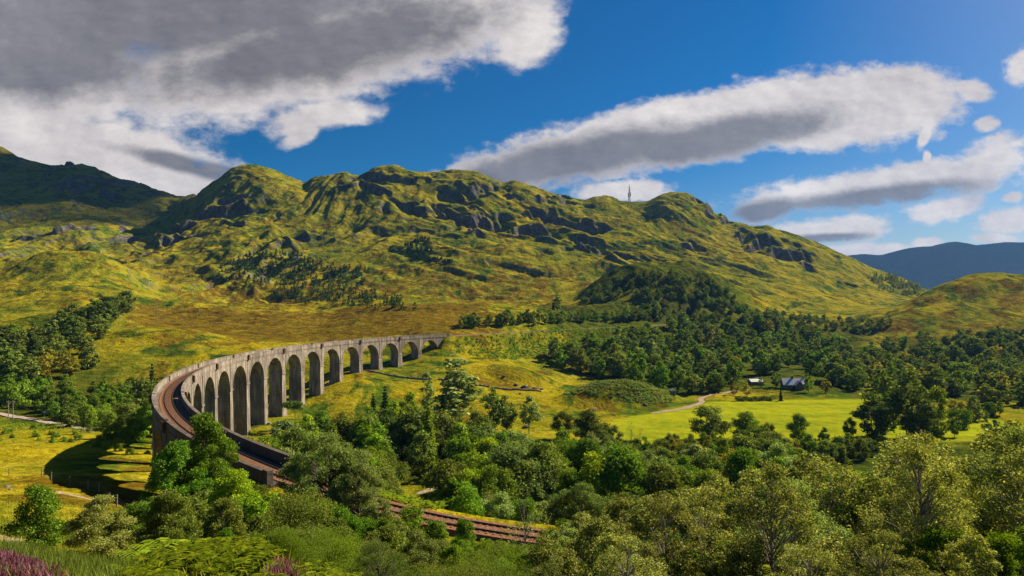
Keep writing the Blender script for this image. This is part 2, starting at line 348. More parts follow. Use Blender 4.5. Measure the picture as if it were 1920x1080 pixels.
def height(X, Y):
    X = np.asarray(X, float); Y = np.asarray(Y, float)
    sh = X.shape; X = X.ravel(); Y = Y.ravel()
    z = base_z(X, Y)+detail_z(X, Y)*(1-sstep(Y, 2300, 3500)*0)
    # crags: the slope climbs in steps with steep faces
    cr = sstep(Y, 900, 1150)*(1-sstep(Y, 2300, 2800))
    q = np.where(cr > 0)[0]
    if len(q):
        zz = z[q]; xx = X[q]; yy = Y[q]
        st = 46.0; ph = zz/st+1.5*fbm(xx+0.6*yy, yy, 420, 5, 0.58, 61); fr = ph-np.floor(ph)
        tr = (sstep(fr, 0.55, 0.85)-fr)*st
        pxx = px_of(xx, yy); east = 1-0.8*sstep(pxx, 1450, 1640)
        zone = np.clip(np.exp(-((pxx-800)/230)**4)*0.27, 0, 1)*sstep(yy, 1080, 1180)
        msk = sstep(fbm(xx, yy, 190, 4, 0.62, 71), 0.20-zone, 0.50-zone)*east*(1-0.7*np.exp(-((yy-1450)/60.0)**2))
        rough = sstep(fr, 0.45, 0.6)*(1-sstep(fr, 0.8, 0.95))
        z[q] = zz+cr[q]*(tr*msk*0.62+(0.3+rough)*msk*1.6*ridged(xx, yy, 24, 4, 0.6, 77))
    # railway formation: cutting and embankment at track level
    for seg in (RL[~RLV & (RL[:, 1] < 200)], RL[~RLV & (RL[:, 1] > 200)]):
        lo, hi = seg.min(0)-14, seg.max(0)+14
        q = np.where((X > lo[0]) & (X < hi[0]) & (Y > lo[1]) & (Y < hi[1]))[0]
        if not len(q): continue
        d = np.full(len(q), 1e9); s2 = seg[::2]
        for k in range(0, len(q), 20000):
            c = q[k:k+20000]
            d[k:k+20000] = np.sqrt(((X[c][:, None]-s2[:, 0])**2+(Y[c][:, None]-s2[:, 1])**2).min(1))
        w = 1-sstep(d, 3.0, 11.0)
        z[q] = z[q]*(1-w)+(ZRAIL-0.62)*w
    # river bed on the right and under the arches
    return z.reshape(sh)
def zat(x, y): return float(height(np.array([x]), np.array([y]))[0])
def ray(px, py, y0=5.0, y1=6000.0):
    """first point of the ground seen through a pixel of the photograph"""
    Yv = np.exp(np.linspace(math.log(y0), math.log(y1), 900)); u = (px-CX)/F0
    g = height(u*Yv, Yv)-(HY-py)/F0*Yv; k = np.where(g >= 0)[0]
    if not len(k): return None
    Yh = Yv[k[0]]; return u*Yh, Yh, zat(u*Yh, Yh)
def tree_spot(px, ytop, H, y0, y1):
    """place where a tree of height H tops out at that row"""
    Yv = np.linspace(y0, y1, 300); u = (px-CX)/F0
    g = np.abs(height(u*Yv, Yv)+H-(HY-ytop)/F0*Yv); Yh = Yv[g.argmin()]
    return u*Yh, Yh, zat(u*Yh, Yh)

# ------------------------------------------------------------------ materials
def new_mat(name, rough=0.9, spec=0.1):
    m_ = bpy.data.materials.new(name); m_.use_nodes = True; t = NT(m_.node_tree)
    b = t.n('ShaderNodeBsdfPrincipled'); b.inputs['Roughness'].default_value = rough
    b.inputs['Specular IOR Level'].default_value = spec
    o = t.n('ShaderNodeOutputMaterial'); t.put(o.inputs[0], b.outputs[0]); return m_, t, b
def bump(t, b, h, dist, strength=1.0):
    nd = t.n('ShaderNodeBump'); nd.inputs['Distance'].default_value = dist; nd.inputs['Strength'].default_value = strength
    t.put(nd.inputs['Height'], h); t.put(b.inputs['Normal'], nd.outputs[0])
def simple(name, c1, c2, scale, rough=0.85, spec=0.2, bd=0.0):
    m_, t, b = new_mat(name, rough, spec); P = t.n('ShaderNodeTexCoord').outputs['Object']
    n = t.noise(P, scale, 4, 0.6); t.put(b.inputs['Base Color'], t.mix(t.ramp(n, 0.3, 0.7), c1, c2))
    if bd: bump(t, b, n, bd)
    return m_

def ground_material():
    m_, t, b = new_mat('ground_cover', 1.0, 0.0)
    geo = t.n('ShaderNodeNewGeometry'); P = geo.outputs['Position']
    at = t.n('ShaderNodeAttribute', attribute_name='zone'); sz = t.n('ShaderNodeSeparateColor'); t.put(sz.inputs[0], at.outputs['Color'])
    mead, moor, wood = sz.outputs; rocky = at.outputs['Alpha']
    at2 = t.n('ShaderNodeAttribute', attribute_name='slope'); slope = at2.outputs['Fac']
    at3 = t.n('ShaderNodeAttribute', attribute_name='worn'); worn = at3.outputs['Fac']
    nA = t.noise(P, 1/70, 5, 0.62, 0.5); nB = t.noise(P, 1/26, 6, 0.66, 0.8); nC = t.noise(P, 1/7, 6, 0.7, 0.3); nD = t.noise(P, 0.45, 6, 0.75)
    nE = t.noise(P, 1/45, 7, 0.7, 1.2)
    grass = t.mix(t.ramp(nA, 0.36, 0.62), (0.285, 0.232, 0.004), (0.125, 0.150, 0.005))
    grass = t.mix(t.ramp(nC, 0.38, 0.66), grass, t.mix(0.42, grass, (0.46, 0.35, 0.035)))
    bracken = t.mix(t.ramp(nC, 0.35, 0.6), (0.022, 0.050, 0.006), (0.075, 0.12, 0.010))
    heather = t.mix(t.ramp(nC, 0.35, 0.65), (0.080, 0.040, 0.008), (0.185, 0.120, 0.008))
    hill = t.mix(t.ramp(nE, 0.48, 0.60), grass, bracken)
    hm = t.ramp(t.m('ADD', nB, t.m('MULTIPLY', moor, 0.22)), 0.535, 0.64)
    hill = t.mix(t.m('MULTIPLY', hm, 0.85), hill, heather)
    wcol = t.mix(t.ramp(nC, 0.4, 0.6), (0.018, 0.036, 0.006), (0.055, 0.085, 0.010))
    hill = t.mix(wood, hill, wcol)  # wood floor, plus the shade painted over the far ridge
    mw = t.noise(t.v('MULTIPLY', P, (0.25, 1.0, 1.0)), 1/11, 3, 0.5)
    meadow = t.mix(t.ramp(mw, 0.35, 0.65), (0.250, 0.285, 0.008), (0.150, 0.195, 0.008))
    meadow = t.mix(t.m('MULTIPLY', t.ramp(t.noise(t.v('MULTIPLY', P, (0.12, 1.0, 1.0)), 1/5, 4, 0.6), 0.45, 0.62), 0.45), meadow, (0.12, 0.155, 0.01))
    meadow = t.mix(t.m('MULTIPLY', t.ramp(nC, 0.40, 0.66), 0.6), meadow, (0.34, 0.30, 0.008))
    hill = t.mix(mead, hill, meadow)
    # rock where it is steep
    rk = t.m('MULTIPLY', t.ramp(t.m('ADD', slope, t.m('MULTIPLY', t.m('SUBTRACT', nC, 0.5), 0.9)), 0.74, 0.92), rocky)
    rock = t.mix(t.ramp(nC, 0.35, 0.7), (0.055, 0.05, 0.05), (0.17, 0.155, 0.15))
    rock = t.mix(t.ramp(nB, 0.5, 0.6), rock, (0.05, 0.055, 0.02))
    hill = t.mix(rk, hill, rock)
    hill = t.mix(t.ramp(t.m('ADD', worn, t.m('MULTIPLY', t.m('SUBTRACT', nD, 0.5), 0.5)), 0.4, 0.6), hill, t.mix(nC, (0.42, 0.33, 0.22), (0.30, 0.22, 0.14)))
    hill = t.mix(t.m('MULTIPLY', t.m('MULTIPLY', t.ramp(nD, 0.40, 0.62), t.m('SUBTRACT', 1.0, t.m('MULTIPLY', mead, 0.6))), 0.60), hill, t.mix(1.0, hill, (0.50, 0.52, 0.5), 'MULTIPLY'))
    t.put(b.inputs['Base Color'], hill)
    smooth = t.m('SUBTRACT', 1.0, t.m('MULTIPLY', mead, 0.93))
    hgt = t.m('ADD', t.m('MULTIPLY', nC, 2.4), t.m('ADD', t.m('MULTIPLY', nD, 0.30), t.m('MULTIPLY', nB, 3.0)))
    bump(t, b, t.m('MULTIPLY', hgt, smooth), 1.0, 0.85)
    return m_
M = {}
M['ground'] = ground_material()

def concrete():
    m_, t, b = new_mat('weathered_concrete', 0.92, 0.1)
    P = t.n('ShaderNodeNewGeometry').outputs['Position']
    n1 = t.noise(t.v('MULTIPLY', P, (1, 1, 0.16)), 0.55, 6, 0.68, 0.6); n2 = t.noise(P, 0.16, 4, 0.6); n3 = t.noise(P, 2.2, 5, 0.7)
    sp = t.n('ShaderNodeSeparateXYZ'); t.put(sp.inputs[0], P)
    zz = t.m('ADD', sp.outputs[2], t.m('MULTIPLY', n3, 0.12))
    lift = t.m('FRACT', t.m('MULTIPLY', zz, 1/1.15)); line = t.m('SUBTRACT', 1.0, t.ramp(lift, 0.0, 0.10))
    c = t.mix(t.ramp(n2, 0.35, 0.65), (0.36, 0.305, 0.245), (0.215, 0.185, 0.15))
    c = t.mix(t.m('MULTIPLY', t.ramp(n1, 0.42, 0.60), 0.72), c, (0.095, 0.075, 0.055))
    c = t.mix(t.m('MULTIPLY', t.ramp(n3, 0.55, 0.8), 0.5), c, (0.40, 0.34, 0.27))
    c = t.mix(t.m('MULTIPLY', line, 0.55), c, (0.07, 0.058, 0.045))
    # dark water stains under the string course
    st = t.m('MULTIPLY', t.ramp(t.noise(t.v('MULTIPLY', P, (1, 1, 0.05)), 1.1, 4, 0.6), 0.5, 0.62), 0.55)
    c = t.mix(st, c, (0.085, 0.068, 0.052))
    near_shade = t.m('MULTIPLY', t.m('SUBTRACT', 1.0, t.ramp(t.m('ADD', sp.outputs[1], t.m('MULTIPLY', n2, 40.0)), 105.0, 165.0)), 0.72)
    c = t.mix(near_shade, c, (0.055, 0.040, 0.030))   # shade of the near end painted into the concrete colour
    t.put(b.inputs['Base Color'], c); bump(t, b, t.m('SUBTRACT', n3, t.m('MULTIPLY', line, 0.6)), 0.06, 0.7); return m_
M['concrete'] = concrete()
M['recess_shade'] = simple('refuge_recess_shade', (0.10, 0.045, 0.02), (0.05, 0.03, 0.02), 3.0, 0.7, 0.3)  # dark brown puts the shade of the refuge recesses into the colour
M['rail'] = simple('rusty_rail', (0.055, 0.030, 0.02), (0.03, 0.018, 0.014), 2.0, 0.5, 0.5)
M['sleeper'] = simple('weathered_sleeper', (0.20, 0.105, 0.06), (0.10, 0.055, 0.035), 2.5, 0.9, 0.1)
def ballast_mat():
    m_, t, b = new_mat('rust_stained_ballast', 0.95, 0.1); P = t.n('ShaderNodeNewGeometry').outputs['Position']
    n = t.noise(P, 5.0, 5, 0.75); n2 = t.noise(P, 0.25, 4, 0.6)
    c = t.mix(t.ramp(n, 0.3, 0.7), (0.11, 0.050, 0.028), (0.36, 0.165, 0.085))
    c = t.mix(t.m('MULTIPLY', t.ramp(n2, 0.5, 0.7), 0.6), c, (0.16, 0.12, 0.085))
    t.put(b.inputs['Base Color'], c); bump(t, b, n, 0.12, 1.0); return m_
M['ballast'] = ballast_mat()
M['bark'] = simple('bark', (0.055, 0.042, 0.03), (0.13, 0.11, 0.085), 3.0, 0.95, 0.05, 0.03)
M['birch_bark'] = simple('birch_bark', (0.09, 0.075, 0.06), (0.34, 0.31, 0.27), 2.2, 0.9, 0.1)
M['pine_bark'] = simple('pine_bark', (0.10, 0.055, 0.03), (0.19, 0.11, 0.065), 2.0, 0.95, 0.05)
M['weathered_wood'] = simple('weathered_wood', (0.30, 0.26, 0.21), (0.19, 0.16, 0.12), 4.0)
M['road'] = simple('pale_road_surface', (0.36, 0.28, 0.24), (0.27, 0.21, 0.18), 0.7)
M['track'] = simple('worn_track', (0.30, 0.20, 0.13), (0.20, 0.14, 0.085), 0.6)
M['stone'] = simple('grey_stone', (0.10, 0.09, 0.085), (0.30, 0.28, 0.26), 0.9, 0.9, 0.1, 0.2)
M['slate'] = simple('slate_roof', (0.60, 0.54, 0.54), (0.75, 0.69, 0.68), 1.2, 0.35, 0.6)
M['wall_stone'] = simple('cottage_wall', (0.20, 0.15, 0.12), (0.13, 0.10, 0.085), 1.4)
M['white'] = simple('white_render', (0.6, 0.58, 0.54), (0.45, 0.43, 0.40), 1.0)
M['dark'] = simple('dark_opening', (0.02, 0.02, 0.025), (0.03, 0.03, 0.035), 1.0, 0.3, 0.5)
M['steel'] = simple('dark_steel', (0.05, 0.04, 0.04), (0.08, 0.06, 0.05), 1.0, 0.6, 0.4)
M['metal_roof'] = simple('pale_metal_roof', (0.34, 0.34, 0.35), (0.42, 0.42, 0.42), 0.8, 0.4, 0.5)

def leaf_mat(name, ca, cb, cc, trans=0.33, spread=0.10):
    """ca/cb: two leaf colours mixed per leaf, cc: colour some whole plants lean to"""
    m_ = bpy.data.materials.new(name); m_.use_nodes = True; t = NT(m_.node_tree)
    isl = t.n('ShaderNodeNewGeometry').outputs['Random Per Island']; oi = t.n('ShaderNodeObjectInfo').outputs['Random']
    c = t.mix(t.m('POWER', isl, 2.2), ca, tuple(min(0.75, 1.75*x) for x in cb)); c = t.mix(t.m('MULTIPLY', oi, 0.55), c, cc)
    hs = t.n('ShaderNodeHueSaturation'); t.put(hs.inputs['Color'], c)
    t.put(hs.inputs['Value'], t.m('ADD', 0.72, t.m('MULTIPLY', t.m('FRACT', t.m('MULTIPLY', oi, 7.13)), 0.56)))
    t.put(hs.inputs['Hue'], t.m('ADD', 0.5-spread*0.18, t.m('MULTIPLY', t.m('FRACT', t.m('MULTIPLY', oi, 13.7)), spread*0.36)))
    c = hs.outputs[0]
    d = t.n('ShaderNodeBsdfDiffuse'); t.put(d.inputs[0], c)
    tr = t.n('ShaderNodeBsdfTranslucent'); t.put(tr.inputs[0], t.mix(1.0, c, (1.35, 1.25, 0.5), 'MULTIPLY'))
    gl = t.n('ShaderNodeBsdfGlossy'); gl.inputs['Roughness'].default_value = 0.42; gl.inputs[0].default_value = (0.9, 0.9, 0.85, 1)
    mx = t.n('ShaderNodeMixShader'); mx.inputs[0].default_value = trans; t.put(mx.inputs[1], d.outputs[0]); t.put(mx.inputs[2], tr.outputs[0])
    m2 = t.n('ShaderNodeMixShader'); m2.inputs[0].default_value = 0.0; t.put(m2.inputs[1], mx.outputs[0]); t.put(m2.inputs[2], gl.outputs[0])
    o = t.n('ShaderNodeOutputMaterial'); t.put(o.inputs[0], m2.outputs[0]); return m_
L = {}
L['birch'] = leaf_mat('birch_leaves', (0.085, 0.120, 0.012), (0.38, 0.40, 0.14), (0.17, 0.19, 0.04), 0.36, 0.05)
L['green'] = leaf_mat('green_leaves', (0.075, 0.155, 0.014), (0.17, 0.26, 0.024), (0.12, 0.18, 0.016))
L['dark'] = leaf_mat('dark_leaves', (0.058, 0.100, 0.014), (0.19, 0.24, 0.045), (0.13, 0.16, 0.028))
L['lime'] = leaf_mat('lime_leaves', (0.135, 0.238, 0.011), (0.257, 0.350, 0.022), (0.176, 0.238, 0.013))
L['olive'] = leaf_mat('olive_leaves', (0.18, 0.19, 0.02), (0.32, 0.29, 0.04), (0.25, 0.22, 0.025), 0.45, 0.04)
L['silver'] = leaf_mat('silvery_leaves', (0.135, 0.189, 0.050), (0.270, 0.329, 0.110), (0.135, 0.210, 0.044))
L['conifer'] = leaf_mat('conifer_needles', (0.020, 0.049, 0.010), (0.054, 0.095, 0.015), (0.030, 0.063, 0.011), 0.15)
L['pine'] = leaf_mat('pine_needles', (0.047, 0.098, 0.020), (0.108, 0.168, 0.033), (0.068, 0.112, 0.022), 0.2)
L['bracken'] = leaf_mat('bracken_fronds', (0.07, 0.12, 0.006), (0.22, 0.25, 0.012), (0.14, 0.17, 0.010), 0.5)
L['heather'] = leaf_mat('heather_flowers', (0.10, 0.035, 0.06), (0.30, 0.12, 0.20), (0.16, 0.07, 0.09), 0.3)
L['grass'] = leaf_mat('grass_blades', (0.135, 0.182, 0.013), (0.351, 0.294, 0.033), (0.243, 0.224, 0.022), 0.4)
L['rowan'] = leaf_mat('rowan_leaflets', (0.22, 0.28, 0.012), (0.40, 0.38, 0.02), (0.26, 0.30, 0.015), 0.5)

# ------------------------------------------------------------------ terrain: one sheet to the horizon
def poly_dist(X, Y, pts):
    d = np.full(X.shape, 1e9)
    for (x0, y0), (x1, y1) in zip(pts[:-1], pts[1:]):
        vx, vy = x1-x0, y1-y0; t = np.clip(((X-x0)*vx+(Y-y0)*vy)/(vx*vx+vy*vy+1e-9), 0, 1)
        d = np.minimum(d, np.hypot(X-x0-t*vx, Y-y0-t*vy))
    return d
def gpt(px, Y): return ((px-CX)/F0*Y, Y)
PATHS = [([gpt(70, 92), gpt(95, 89), gpt(130, 87), gpt(168, 86)], 0.7), ([gpt(-60, 37), gpt(0, 39), gpt(45, 41)], 1.6),
         ([gpt(790, 158), gpt(812, 162), gpt(850, 163)], 1.3), ([gpt(740, 186), gpt(790, 189)], 1.6), ([gpt(800, 188), gpt(825, 192)], 1.6),
         ([gpt(225, 9), gpt(235, 18), gpt(225, 30), gpt(200, 45)], 0.5), ([gpt(598, 318), gpt(615, 325), gpt(632, 345)], 1.5)]
WOODS = []      # filled below with (x, y, radius) of groves that darken the soil
def wood_far_shade_mask(X, Y):
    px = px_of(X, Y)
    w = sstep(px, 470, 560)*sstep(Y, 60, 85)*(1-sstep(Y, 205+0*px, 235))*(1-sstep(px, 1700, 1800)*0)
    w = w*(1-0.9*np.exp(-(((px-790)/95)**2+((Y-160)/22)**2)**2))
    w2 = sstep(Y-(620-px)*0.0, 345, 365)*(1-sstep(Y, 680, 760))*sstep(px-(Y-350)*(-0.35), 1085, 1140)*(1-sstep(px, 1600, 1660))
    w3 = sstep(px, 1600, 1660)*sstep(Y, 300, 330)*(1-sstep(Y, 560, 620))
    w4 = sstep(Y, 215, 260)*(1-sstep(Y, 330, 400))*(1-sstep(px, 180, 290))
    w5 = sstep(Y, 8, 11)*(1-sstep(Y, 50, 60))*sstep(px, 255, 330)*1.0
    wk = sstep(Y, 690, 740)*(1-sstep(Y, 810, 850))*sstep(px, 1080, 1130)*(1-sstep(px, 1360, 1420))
    return np.clip(np.maximum.reduce([sstep(Y, 4000, 4800), w*0.85, w2*0.8, w3*0.9, w4*0.8, w5, wk*0.75]), 0, 1)  # first term paints cloud shade onto the far ridge as dark cover
def build_terrain():
    def cols():
        a = np.linspace(-0.92, 0.92, 1080); b = np.linspace(0.93, 2.6, 110)[1:]
        return np.concatenate([-b[::-1], a, b])
    U = cols(); APEX = 40.0
    e = lambda a, b, n: np.exp(np.linspace(math.log(a), math.log(b), n, endpoint=False))
    Yr = np.concatenate([np.linspace(-38, 4, 22, endpoint=False), e(4, 60, 120), e(60, 430, 330), e(430, 1030, 260), e(1030, 1560, 330), e(1560, 1900, 110), e(1900, 5200, 60), e(5200, 6700, 60), e(6700, 12000, 12), [12000.0]])
    Xg = U[:, None]*(Yr[None, :]+APEX); Yg = np.broadcast_to(Yr[None, :], Xg.shape)
    Zg = height(Xg, Yg)
    # the ground just below the lens stays clear of it
    nc, nr = Xg.shape
    V = np.stack([Xg, Yg, Zg], -1).reshape(-1, 3)
    i = np.arange(nc-1)[:, None]*nr+np.arange(nr-1)[None, :]
    Fq = np.stack([i, i+nr, i+nr+1, i+1], -1).reshape(-1, 4)
    me = np_mesh('ground', V, Fq, [M['ground']], smooth=True)
    Xf, Yf = Xg.ravel(), np.ascontiguousarray(Yg).ravel(); px = px_of(Xf, Yf)
    gx = np.gradient(Zg, axis=0)/np.maximum(np.gradient(Xg, axis=0), 1e-3); gy = np.gradient(Zg, axis=1)/np.gradient(Yr)[None, :]
    sl = np.hypot(gx, gy).ravel(); sl = sl/np.sqrt(1+sl*sl)
    moor = np.zeros_like(Xf)
    moor = np.maximum(moor, sstep(Yf, 405, 460)*(1-sstep(Yf, 600, 700))*sstep(px, 190, 320)*(1-sstep(px, 860, 960)))
    moor = np.maximum(moor, 0.45*sstep(Yf, 640, 700)*(1-sstep(Yf, 900, 1050))*sstep(px, 280, 400)*(1-sstep(px, 1000, 1150)))
    moor = np.maximum(moor, 0.35*sstep(Yf, 560, 600)*(1-sstep(Yf, 740, 800))*sstep(px, 1600, 1700))
    moor = np.maximum(moor, 0.6*sstep(Yf, 60, 80)*(1-sstep(Yf, 105, 125))*(1-sstep(px, 200, 300)))
    worn = np.zeros_like(Xf)
    for pts, w in PATHS:
        d = poly_dist(Xf, Yf, pts); worn = np.maximum(worn, 1-sstep(d, w*0.6, w*1.5))
    z4 = np.stack([meadow_mask(Xf, Yf), moor, wood_far_shade_mask(Xf, Yf), sstep(Yf, 600, 900)], -1).astype(np.float32)
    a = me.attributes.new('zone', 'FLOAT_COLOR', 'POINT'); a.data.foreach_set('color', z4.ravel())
    a = me.attributes.new('slope', 'FLOAT', 'POINT'); a.data.foreach_set('value', sl.astype(np.float32))
    a = me.attributes.new('worn', 'FLOAT', 'POINT'); a.data.foreach_set('value', worn.astype(np.float32))
    o = obj('ground', me); tag(o, kind='structure')
build_terrain()

def strip(name, pts, w, mat, lift=0.12, kind='structure', step=2.0, z=None):
    P = np.array(pts, float); Ls = np.concatenate([[0], np.cumsum(np.hypot(*np.diff(P, axis=0).T))])
    t = np.arange(0, Ls[-1], step); Q = np.c_[np.interp(t, Ls, P[:, 0]), np.interp(t, Ls, P[:, 1])]
    k = np.hanning(9); k /= k.sum(); Qp = np.pad(Q, ((4, 4), (0, 0)), mode='edge'); Q = np.c_[np.convolve(Qp[:, 0], k, 'valid'), np.convolve(Qp[:, 1], k, 'valid')]
    T = np.gradient(Q, axis=0); T /= np.linalg.norm(T, axis=1)[:, None]; N = np.c_[-T[:, 1], T[:, 0]]
    offs = np.linspace(-w/2, w/2, 5); V = []
    for o_ in offs:
        q = Q+N*o_; zz = height(q[:, 0], q[:, 1])+lift-0.10*(abs(o_) > w*0.45) if z is None else np.full(len(q), z)
        V.append(np.c_[q, zz])
    V = np.stack(V, 1).reshape(-1, 3); n = len(Q); i = np.arange(n-1)[:, None]*5+np.arange(4)[None, :]
    F = np.stack([i, i+1, i+6, i+5], -1).reshape(-1, 4)
    return tag(obj(name, np_mesh(name, V, F, [mat], smooth=True)), kind=kind)
strip('road', [gpt(-200, 262), gpt(0, 252), gpt(50, 243), gpt(104, 228), gpt(150, 214), gpt(185, 208)], 4.2, M['road'], 0.35)
strip('road_to_cottage', [gpt(1215, 282), gpt(1250, 290), gpt(1290, 300), gpt(1318, 318), gpt(1312, 334), gpt(1345, 350), gpt(1385, 360)], 3.0, M['track'], 0.25)

def build_track():
    # ballast: trapezoid all along, on the ground and over the viaduct
    Q = RL; T = np.gradient(Q, axis=0); T /= np.linalg.norm(T, axis=1)[:, None]; N = np.c_[-T[:, 1], T[:, 0]]
    prof = [(-2.5, -0.50), (-1.7, -0.17), (1.7, -0.17), (2.5, -0.50)]
    V = np.stack([np.c_[Q+N*o_, np.full(len(Q), ZRAIL+z)] for o_, z in prof], 1)
    V[~RLV, 0] += np.c_[N[~RLV]*0.35, np.full((~RLV).sum(), -0.25)]; V[~RLV, 3] += np.c_[-N[~RLV]*0.35, np.full((~RLV).sum(), -0.25)]
    V = V.reshape(-1, 3); n = len(Q); i = np.arange(n-1)[:, None]*4+np.arange(3)[None, :]
    tag(obj('track_bed', np_mesh('track_bed', V, np.stack([i, i+1, i+5, i+4], -1).reshape(-1, 4), [M['ballast']], smooth=False)), kind='structure')
    tr = empty('railway_track', (float(Q[200, 0]), float(Q[200, 1]), ZRAIL), 'single railway track with rusty rails curving across the viaduct', 'railway track')
    off = np.array([Q[200, 0], Q[200, 1], ZRAIL])
    for sgn in (-1, 1):
        c = Q+N*(sgn*0.7525); pr = [(-0.07, -0.15), (-0.035, -0.02), (-0.04, 0.0), (0.04, 0.0), (0.035, -0.02), (0.07, -0.15)]
        V = np.stack([np.c_[c+N*a, np.full(len(c), ZRAIL+z)] for a, z in pr], 1).reshape(-1, 3)-off
        i = np.arange(n-1)[:, None]*6+np.arange(5)[None, :]
        obj('rail', np_mesh('rail', V, np.stack([i, i+1, i+7, i+6], -1).reshape(-1, 4), [M['rail']]), tr)
    Ls = np.concatenate([[0], np.cumsum(np.hypot(*np.diff(Q, axis=0).T))]); st = np.arange(0, Ls[-1], 0.72)
    sx = np.interp(st, Ls, Q[:, 0]); sy = np.interp(st, Ls, Q[:, 1]); an = np.interp(st, Ls, np.unwrap(np.arctan2(T[:, 1], T[:, 0])))
    dist = np.hypot(sx, sy); front = np.abs(px_of(sx, sy)-960) < 1000
    order = np.argsort(np.where(front, dist, 1e6)); near = set(order[:100].tolist())
    mb = MB(); mb.box((0, 0, 0), (0.27, 2.6, 0.14)); sm = None; rest = MB()
    for k in range(len(st)):
        if k in near:
            if sm is None: o = mb.build('sleeper', M['sleeper'], tr); sm = o.data
            else: o = obj('sleeper', sm, tr)
            o.location = (sx[k]-off[0], sy[k]-off[1], -0.20); o.rotation_euler = (0, 0, an[k])
        else: rest.box((sx[k]-off[0], sy[k]-off[1], -0.20), (0.27, 2.6, 0.14), an[k])
    tag(rest.build('sleepers', M['sleeper'], tr), kind='stuff')
build_track()

# ------------------------------------------------------------------ viaduct
def build_viaduct():
    x, y = arc(60); root = empty('railway_viaduct', (float(x), float(y), -50), 'long curved grey concrete railway viaduct with many tall arches', 'viaduct')
    O = np.array([float(x), float(y), -50.0])
    RI, RO = 238.1, 243.9; ZC, ZD, RA = -22.75, -20.72, 7.55; ZS = ZC-RA
    def P(s, r, z): a = TH0-s/R0; return (VCX+r*math.cos(a)-O[0], VCY+r*math.sin(a)-O[1], z-O[2])
    def solid(mb, s0, s1, r0, r1, z0, z1, n=None, zf=None):
        n = n or max(1, int(abs(s1-s0)/1.5)); S = np.linspace(s0, s1, n+1); vs = []
        for s in S:
            zb = zf(s) if zf else z0
            vs += [P(s, r0, zb), P(s, r1, zb), P(s, r1, z1), P(s, r0, z1)]
        fs = [(3, 2, 1, 0), (4*n, 4*n+1, 4*n+2, 4*n+3)]
        for i in range(n):
            for k in range(4):
                a, b_ = 4*i+k, 4*i+(k+1) % 4; fs.append((a, b_, b_+4, a+4))
        mb.add(vs, fs)
    refs = [0.5, 2.5, 4.5, 6.5, 8.5, 10.5, 12.5, -1.5, -3.5]; refs = [(r)*PITCH for r in refs]
    for b in range(-5, 15):
        sc = b*PITCH; mb = MB()
        def zf(s): 
            d = abs(s-sc); return ZS if d >= RA else ZS+math.sqrt(max(RA*RA-d*d, 0))
        n = 40; A = np.linspace(-1, 1, n+1); S = [sc-PITCH/2]+[sc+RA*math.sin(a*math.pi/2) for a in A]+[sc+PITCH/2]
        vs = []
        for k, s in enumerate(S):
            zb = ZS if k in (0, len(S)-1) else ZS+math.sqrt(max(RA*RA-(s-sc)**2, 0))
            vs += [P(s, RI, zb), P(s, RO, zb), P(s, RO, ZD), P(s, RI, ZD)]
        fs = [(3, 2, 1, 0)]; m_ = len(S)-1; fs.append((4*m_, 4*m_+1, 4*m_+2, 4*m_+3))
        for i in range(m_):
            for k in range(4): a, b2 = 4*i+k, 4*i+(k+1) % 4; fs.append((a, b2, b2+4, a+4))
        mb.add(vs, fs); 
        # raised ring round the arch, inner and outer face
        ar = mb.build('arch', M['concrete'], root)
        for r0, r1 in ((RI-0.10, RI+0.02), (RO-0.02, RO+0.10)):
            ring = MB(); nn = 28; base = len(ring.v); vv = []
            for i in range(nn+1):
                t = math.pi*i/nn
                for rad in (RA-0.02, RA+0.62):
                    s = sc-rad*math.cos(t); z = ZS+rad*math.sin(t)
                    vv += [P(s, r0, z), P(s, r1, z)]
            ff = []
            for i in range(nn):
                a = 4*i; ff += [(a, a+2, a+6, a+4), (a+1, a+5, a+7, a+3), (a, a+4, a+5, a+1), (a+2, a+3, a+7, a+6)]
            ring.add(vv, ff); ring.build('arch_ring', M['concrete'], ar)
    # piers
    for k in range(-5, 16):
        s = (k-0.5)*PITCH; end = k in (-5, 15); king = k in (7, 13, 1, -5)
        cx, cy = arc(s); zg = float(height(np.array([cx]), np.array([cy]))[0])
        zg = min(zg, float(height(np.array([arc(s, RI)[0]]), np.array([arc(s, RI)[1]]))[0]), float(height(np.array([arc(s, RO)[0]]), np.array([arc(s, RO)[1]]))[0]))-1.5
        if zg > ZS-0.5: continue
        ht, hb = (1.55, 1.75) if not king else (1.62, 2.15)
        mb = MB(); vs = []
        for z, h_, e_ in ((ZS+0.0, ht, 0.05), (zg, hb, 0.45)):
            vs += [P(s-h_, RI-e_, z), P(s+h_, RI-e_, z), P(s+h_, RO+e_, z), P(s-h_, RO+e_, z)]
        mb.add(vs, [(0, 1, 2, 3), (7, 6, 5, 4), (0, 4, 5, 1), (1, 5, 6, 2), (2, 6, 7, 3), (3, 7, 4, 0)])
        pr = mb.build('pier', M['concrete'], root)
        cap = MB(); hw = ht+0.16
        for r0, r1 in ((RI-0.30, RI-0.001), (RO+0.001, RO+0.30)):
            cap = MB(); solid(cap, s-hw, s+hw, r0, r1, ZS-0.45, ZS+0.099, 2); cap.build('impost', M['concrete'], pr)
        for r0, r1 in ((RI-0.14, RI-0.001), (RO+0.001, RO+0.14)):   # pilaster strip above the springing
            w_ = 0.95 if king else 0.55
            cap = MB(); solid(cap, s-w_, s+w_, r0, r1, ZS+0.1, ZD-0.45, 2); cap.build('pilaster', M['concrete'], pr)
    # solid abutments at both ends
    for s0, s1 in ((S_NEAR-6, -5.5*PITCH-0.01), (14.5*PITCH+0.01, S_FAR+3)):
        mb = MB(); solid(mb, s0, s1, RI, RO, -43 if s0 < 0 else -36, ZD, 5); mb.build('abutment', M['concrete'], root)
